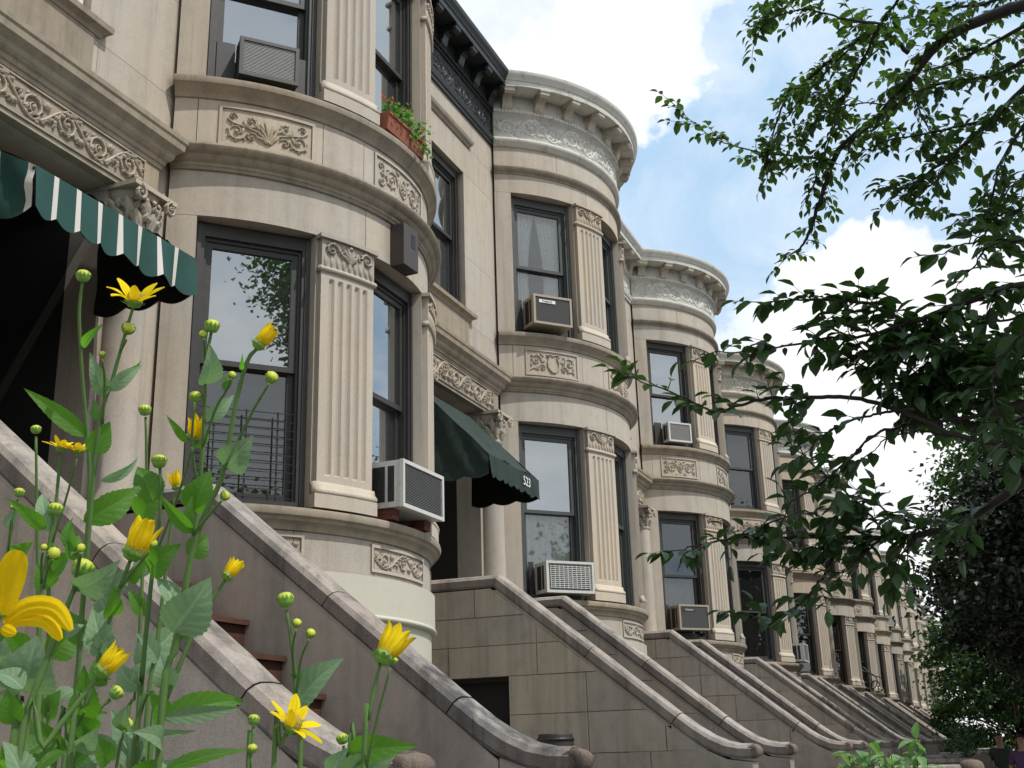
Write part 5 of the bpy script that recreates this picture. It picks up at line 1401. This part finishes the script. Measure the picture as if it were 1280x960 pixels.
def head(parent, p, axis, size, kind, rg, root):
    """kind: 0 tight bud .. 1 opening .. 2 open; size is the full width in metres"""
    X, Y, Z = frame_of(axis); p = p-root
    def G(a, b, c): return tuple(p+X*a+Y*b+Z*c)
    r = size*.40 if kind == 0 else (size*.22 if kind < 2 else size*.17)
    f = MB()
    # cup of sepals
    prof = [(.15, -.9), (.7, -.75), (1.0, -.2), (.95, .2), (.5, .5)]
    f.grid([[G(r*a*cos(2*pi*i/14), r*a*sin(2*pi*i/14), r*b) for i in range(14)] for a, b in prof], True, True)
    o = f.build('flower_bud' if kind == 0 else 'flower_head', M['fl_sepal'], parent)
    s = MB(); ns = 11
    for i in range(ns):
        a = 2*pi*(i+.3*rg.random())/ns; out_ = rg.uniform(1.0, 1.75) if kind == 0 else rg.uniform(1.2, 1.7); wv = r*.30
        rows = []
        for t in (0, .3, .6, .85, 1.0):
            rr = r*(.55+ (out_-.55)*math.sin(t*pi/2)*.85 if kind else 1.0*(.6+.5*math.sin(t*pi*.75))); zz = r*(-.55+1.25*t) if kind == 0 else r*(-.6+.55*t)
            w_ = wv*(1-t)**.6 if t > .3 else wv
            rows.append([G(rr*cos(a+q*w_/r), rr*sin(a+q*w_/r), zz+(-.05*r if q == 0 else 0)) for q in (-1, 0, 1)])
        s.grid(rows, True)
    s.build('sepals', M['fl_sepal'], o)
    if kind == 0:
        c = MB(); n = 18
        prof = [(.85, -.2), (.93, .2), (.82, .55), (.5, .85), (.15, .95), (.01, .93)]
        c.grid([[G(r*a*(1+.16*(i % 2))*cos(2*pi*i/n+b*.5), r*a*(1+.16*(i % 2))*sin(2*pi*i/n+b*.5), r*b) for i in range(n)] for a, b in prof], True, True)
        c.build('bud_core', M['fl_core'], o); return o
    c = MB(); n = 16
    c.grid([[G(r*a*(1+.06*((i*7+k*3) % 3))*cos(2*pi*i/n), r*a*(1+.06*((i*7+k*3) % 3))*sin(2*pi*i/n), r*b) for i in range(n)] for k, (a, b) in enumerate([(.9, .1), (.92, .5), (.75, .95), (.45, 1.25), (.02, 1.35)])], False, True)
    c.build('flower_cone', M['fl_cone'], o)
    npet = {2: 8, 1: 8, 3: 0}[kind]
    for i in range(npet):
        a = 2*pi*(i+rg.uniform(-.2, .2))/npet
        L = size*(.50 if kind == 2 else .74)*rg.uniform(.85, 1.12); wd = L*(.45 if kind == 2 else .42)
        th0 = {1: rg.uniform(.05, .30), 2: rg.uniform(.45, 1.5)}[kind]; bend = {1: rg.uniform(-.1, .6), 2: rg.uniform(.1, .9)}[kind]
        m = MB(); rows = []; rr, zz = r*.85, r*.05; th = th0 if kind == 2 else -.0
        nseg = 9
        if kind == 1: th = rg.uniform(.1, .5)
        for k in range(nseg+1):
            t = k/nseg; w_ = wd*.5*(math.sin(pi*(.10+.86*t))**.7)*(1 if t < .98 else .55)
            tang = (-sin(a), cos(a)); row = []
            for j in range(7):
                q = j/3-1; cup = (q*q)*w_*(.45 if kind == 1 else .15)+.06*wd*cos(q*pi*2.5)*(1 if t > .1 else .2)+.012*L*math.sin(t*9+i*2)*q
                # local frame of petal: radial dir & up
                nr, nz = -cos(th), sin(th)
                R_ = rr+nr*cup; Z_ = zz+nz*cup
                row.append(G(R_*cos(a)+tang[0]*q*w_, R_*sin(a)+tang[1]*q*w_, Z_))
            rows.append(row)
            ds = L/nseg; rr += ds*sin(th); zz += ds*cos(th)
            th += bend/nseg if kind == 2 else ((-.75 if t < .5 else .55)+bend*.5)/nseg
        m.grid(rows, True); po = m.build('petal', M['fl_petal'], o); pa_ = po.data.attributes.new('vein', 'FLOAT', 'POINT'); pa_.data.foreach_set('value', [(.75 if j % 2 else 0.0)*(.4+.6*(k > 2)) for k in range(len(rows)) for j in range(7)])
    return o
def smooth_pts(pts, n=5):
    P = [pts[0]*2-pts[1]]+pts+[pts[-1]*2-pts[-2]]; out_ = []
    for i in range(1, len(P)-2):
        a, b, c, d = P[i-1:i+3]
        for j in range(n):
            t = j/n; out_.append(.5*((2*b)+(c-a)*t+(2*a-5*b+4*c-d)*t*t+(3*b-a-3*c+d)*t*t*t))
    out_.append(P[-2]); return out_
STALKS = []
def stalk(dist, main, heads, branches=(), r=.0026, label='', seed=0):
    """main: points bottom to top; heads: (u, v, width px, kind) first one tops the main stem; branches: (points, head)"""
    pts = [at(u, v, dist) for u, v in main]
    b = pts[0]; foot = Vector((b.x+(b.x-pts[1].x)*.6, b.y+(b.y-pts[1].y)*.6, .0)); foot.z = .0
    root = Vector((foot.x, foot.y, 0)); t = empty('yellow_flower_stalk', tuple(root)); tag(t, label, 'flower', FG)
    rg = random.Random(seed+17)
    path = smooth_pts([foot, (foot+b)/2+Vector((rg.gauss(0, .01), rg.gauss(0, .01), 0))]+pts); m = MB(); n = len(path)
    m.tube([tuple(p-root) for p in path], [(r*1.15-(r*.6)*i/(n-1))*(1+.12*((i*7) % 3 == 0)) for i in range(n)], 8); m.build('stem', M['fl_stem'], t)
    def put(hd, a, b_):
        u, v, wpx, kind = hd; p = at(u, v, dist); ax = (b_-a).normalized(); size = wpx*dist/FPX
        if kind: ax = (ax+Vector((rg.gauss(0, .25), rg.gauss(0, .25), .1))).normalized()
        head(t, p, ax, size, kind, rg, root)
    put(heads, pts[-2], pts[-1])
    allp = [(u, v) for u, v in main]
    for bp_, hd in branches:
        q = smooth_pts([at(u, v, dist-.015*i) for i, (u, v) in enumerate(bp_)]); m = MB(); n = len(q)
        m.tube([tuple(p-root) for p in q], [r*.55-(r*.15)*i/(n-1) for i in range(n)], 6); m.build('stem', M['fl_stem'], t)
        if hd: put(hd, q[-3], q[-1])
        allp += bp_
    STALKS.append((t, allp, dist, root)); return t
S = stalk
S(1.25, [(75, 1000), (95, 860), (107, 700), (112, 600), (108, 531), (103, 472), (99, 394), (103, 353)], (104, 345, 20, 0), label='tallest thin stalk ending in a single green bud before the dark doorway', seed=1)
S(1.15, [(88, 1000), (100, 800), (113, 640), (120, 566), (128, 512), (142, 469), (156, 419), (167, 382)], (168, 376, 58, 2), [([(128, 530), (131, 480), (128, 450)], (128, 443, 10, 0)), ([(150, 440), (158, 425)], (160, 411, 19, 0))], label='stalk with a ragged open yellow flower under the striped awning', seed=2)
S(1.35, [(150, 1000), (170, 860), (178, 720), (183, 600), (182, 521)], (181, 513, 18, 0), label='thin stalk with one small bud left of the nearest window', seed=3)
S(1.12, [(165, 1000), (178, 840), (190, 720), (200, 640), (200, 585)], (199, 577, 22, 0), [([(192, 700), (215, 640), (232, 590), (240, 560)], (243, 545, 34, 1))], label='stalk with a round bud and a half open bloom below the nearest window', seed=4)
S(1.1, [(160, 1000), (205, 860), (238, 700), (250, 600), (255, 531), (257, 456), (264, 416)], (265, 408, 22, 0), [([(256, 470), (256, 440), (255, 424)], (254, 418, 13, 0)), ([(248, 610), (240, 560), (243, 503)], (244, 496, 18, 0)), ([(253, 560), (270, 510), (282, 490), (289, 474)], (290, 469, 12, 0))], label='tall many budded stalk in front of the nearest window', seed=5)
S(1.05, [(195, 1000), (222, 800), (240, 690), (262, 630), (278, 592), (297, 494), (310, 450), (321, 436)], (324, 430, 38, 1), [([(278, 590), (298, 550), (318, 510), (336, 480)], (339, 472, 20, 0)), ([(241, 668), (262, 643), (277, 626)], (281, 620, 15, 0))], r=.003, label='stalk with a cup shaped yellow bloom against the nearest window glass', seed=6)
S(1.3, [(-20, 1000), (-8, 800), (8, 700), (22, 624)], (24, 616, 15, 0), [([(10, 690), (14, 650)], (16, 634, 8, 0))], label='short stalk at the left edge with one green bud', seed=7)
S(1.1, [(35, 1000), (45, 850), (52, 740), (60, 690), (67, 647)], (69, 637, 21, 0), [([(54, 735), (60, 710), (66, 700)], (67, 692, 19, 0)), ([(52, 730), (52, 700), (54, 690)], (55, 684, 10, 0))], label='stalk with a plump bud just below the pair of small blooms', seed=8)
S(1.4, [(50, 1000), (48, 760), (46, 640), (45, 545)], (45, 537, 14, 0), label='hair thin stalk with a tiny bud at the far left', seed=9)
S(1.3, [(55, 1000), (60, 760), (65, 680), (71, 620), (75, 570)], (77, 560, 34, 2), [([(65, 680), (82, 625), (96, 574)], (98, 564, 36, 2))], label='stalk bearing two small yellow blooms side by side at the left', seed=10)
S(.95, [(8, 1010), (30, 905), (60, 820), (85, 755), (100, 720)], (103, 711, 31, 0), [([(92, 740), (98, 705), (101, 692)], (101, 685, 13, 0))], r=.0032, label='thick stalk with the largest green bud', seed=11)
S(.95, [(80, 1010), (108, 880), (140, 765), (163, 700)], (167, 690, 56, 1), [([(150, 735), (170, 710), (186, 690)], (190, 679, 15, 0))], label='stalk with a big upright golden bloom above the pale leaves', seed=12)
S(1.1, [(182, 1010), (200, 900), (237, 802), (262, 755), (281, 726)], (284, 720, 30, 1), label='stalk leaning right with a narrow yellow bloom over the brown steps', seed=13)
S(1.25, [(175, 1000), (197, 800), (210, 690), (219, 616)], (221, 608, 26, 1), label='stalk with a small closed bloom between the two stoop rails', seed=14)
BIG = S(.70, [(-40, 1040), (-22, 900), (-8, 800)], (-10, 772, 60, 3), r=.0022, label='largest yellow flower with drooping petals cut by the left edge', seed=15)
S(.9, [(15, 1010), (55, 935), (92, 885), (122, 848)], (129, 838, 46, 1), label='leaning stalk with a swirled half open bloom low at the left', seed=16)
S(1.0, [(60, 1010), (90, 930), (120, 890), (138, 874)], (145, 866, 20, 0), [([(85, 940), (98, 905), (106, 890)], (108, 883, 11, 0)), ([(140, 1000), (148, 945), (155, 914)], (157, 906, 20, 0))], label='low stalk with three round buds near the bottom left', seed=17)
S(1.1, [(374, 1010), (371, 900), (366, 820), (358, 762)], (357, 750, 25, 0), [([(369, 850), (366, 810), (370, 788)], (371, 779, 14, 0)), ([(370, 870), (376, 825), (386, 800)], (388, 792, 15, 0))], label='stalk with a cluster of three buds and one drooping leaf, centre bottom', seed=18)
S(1.0, [(452, 1010), (460, 900), (475, 830)], (480, 820, 54, 1), [([(458, 960), (472, 895), (488, 835)], (493, 826, 11, 0))], label='rightmost stalk with a full golden bloom over the stoop rail', seed=19)
S(1.0, [(340, 1010), (350, 935), (361, 914)], (365, 908, 62, 2), label='low stalk with a wide open yellow flower at the centre bottom', seed=20)
S(1.2, [(308, 1010), (312, 955), (317, 908)], (317, 900, 17, 0), [([(311, 985), (314, 950)], (315, 936, 15, 0))], label='pair of small buds one above the other near the low open flower', seed=21)
S(1.1, [(442, 1010), (434, 950), (429, 932)], (428, 924, 17, 0), label='short stalk with a bud over broad leaves below the golden bloom', seed=22)
LEAVES = [((104, 652), (174, 609), 31, 0), ((57, 661), (8, 622), 15, 0), ((192, 628), (172, 582), 32, 0), ((184, 713), (226, 680), 33, 0), ((243, 642), (263, 587), 36, 0), ((241, 666), (199, 619), 16, 0), ((241, 666), (239, 618), 16, 0),
 ((234, 694), (260, 668), 27, 0), ((283, 584), (316, 545), 36, 1), ((215, 790), (264, 722), 52, 1), ((34, 866), (46, 795), 62, 1), ((127, 822), (116, 760), 30, 1), ((127, 820), (141, 778), 20, 1), ((170, 835), (228, 778), 44, 1), ((97, 907), (106, 833), 32, 0),
 ((100, 905), (134, 890), 17, 0), ((84, 937), (34, 894), 26, 0), ((-4, 868), (24, 882), 28, 1), ((20, 952), (68, 922), 32, 0), ((162, 962), (160, 912), 28, 1), ((182, 947), (139, 888), 40, 1), ((168, 855), (192, 824), 19, 1), ((200, 902), (188, 866), 27, 0),
 ((203, 898), (309, 874), 30, 0), ((205, 896), (306, 885), 18, 1), ((205, 964), (312, 934), 18, 0), ((180, 915), (246, 914), 9, 1), ((371, 882), (428, 821), 38, 1), ((362, 843), (423, 837), 15, 0), ((433, 942), (521, 932), 30, 0), ((418, 968), (500, 936), 42, 1), ((416, 975), (434, 935), 26, 1),
 ((108, 546), (29, 484), 19, 0), ((103, 434), (129, 404), 10, 0), ((131, 495), (112, 440), 18, 1), ((136, 488), (178, 456), 15, 1), ((147, 467), (179, 448), 7, 0), ((118, 570), (137, 526), 27, 0), ((121, 526), (119, 499), 10, 0), ((125, 601), (176, 571), 13, 1),
 ((256, 481), (263, 430), 27, 1), ((280, 489), (289, 463), 11, 0), ((259, 526), (293, 493), 17, 1), ((233, 553), (208, 519), 9, 0), ((302, 463), (303, 443), 5, 0), ((95, 690), (90, 645), 18, 0), ((62, 735), (45, 705), 24, 0), ((65, 715), (88, 690), 22, 0), ((60, 665), (52, 615), 16, 1), ((15, 660), (14, 638), 15, 1),
 ((95, 735), (150, 702), 34, 1), ((130, 745), (158, 712), 22, 1), ((85, 700), (100, 668), 20, 0), ((220, 760), (196, 720), 26, 1), ((240, 780), (220, 735), 30, 1), ((180, 770), (160, 735), 16, 0), ((60, 960), (30, 930), 30, 0), ((90, 955), (128, 930), 22, 0), ((30, 985), (5, 925), 34, 1), ((110, 975), (112, 932), 28, 1),
 ((0, 960), (30, 935), 30, 0), ((60, 900), (75, 862), 26, 0), ((70, 880), (100, 862), 20, 1), ((150, 985), (190, 955), 26, 1), ((48, 985), (70, 950), 30, 1), ((135, 955), (110, 915), 22, 0), ((20, 905), (8, 862), 26, 0), ((0, 830), (15, 790), 20, 1), ((215, 860), (200, 820), 26, 1), ((222, 800), (250, 770), 18, 0), ((10, 1000), (-10, 955), 34, 0), ((240, 560), (262, 540), 8, 0)]
rg = random.Random(77)
for i in range(34):
    u = rg.uniform(-15, 225); v = rg.uniform(800, 990) if i < 24 else rg.uniform(640, 800); a = rg.uniform(-2.8, -.3); L = rg.uniform(28, 52)
    LEAVES.append(((u, v), (u+L*cos(a), v+L*sin(a)*.9), rg.uniform(.45, .7)*L, rg.random() < .5))
for (b, tip, wpx, ty) in LEAVES:
    best = min(STALKS, key=lambda s: min((b[0]-p[0])**2+(b[1]-p[1])**2 for p in [(q0[0]+(q1[0]-q0[0])*k/8, q0[1]+(q1[1]-q0[1])*k/8) for q0, q1 in zip(s[1][:-1], s[1][1:]) for k in range(9)]) + (1e6 if s[2] < .8 else 0))
    t, _, d, root = best; dd2 = d+rg.uniform(-.03, .03)
    B = at(b[0], b[1], d); T = at(tip[0], tip[1], dd2); view = (B-CAMP).normalized()
    o = big_leaf(t, B, T, wpx*1.12*d/FPX, 'fl_pale' if ty else 'fl_lit', view, rg, root)
    # short leaf stalk back to the stem

# the long drooping petals of the largest flower
big_d = .70; hd = [c for c in BIG.children if c.name.startswith('flower_head')][0]; rootb = BIG.location
for pl, wpx, lift in (([(2, 768), (10, 735), (18, 705), (24, 688)], 31, .004), ([(6, 776), (35, 758), (68, 760), (89, 788)], 22, .0), ([(6, 782), (30, 772), (58, 776), (76, 800)], 20, -.006), ([(2, 784), (10, 788), (20, 792)], 14, .0), ([(-8, 766), (-22, 735), (-34, 712)], 30, .0), ([(-8, 778), (-40, 782), (-66, 800)], 28, 0)):
    P = smooth_pts([at(u, v, big_d-lift-.004*i) for i, (u, v) in enumerate(pl)], 4); n = len(P); rows = []
    for i, p in enumerate(P):
        tg = (P[min(n-1, i+1)]-P[max(0, i-1)]).normalized(); vw = (p-CAMP).normalized(); sd_ = tg.cross(vw).normalized(); t = i/(n-1)
        w_ = wpx*big_d/FPX*.5*(math.sin(pi*(.12+.80*t))**.6)*(1 if i < n-1 else .6)
        rows.append([tuple(p+sd_*(w_*(j/4-1))+vw*(w_*.35*(j/4-1)**2+.035*w_*cos((j/4-1)*pi*2.5)*4)-rootb) for j in range(9)])
    MB().grid(rows, True).build('petal', M['fl_petal'], hd)
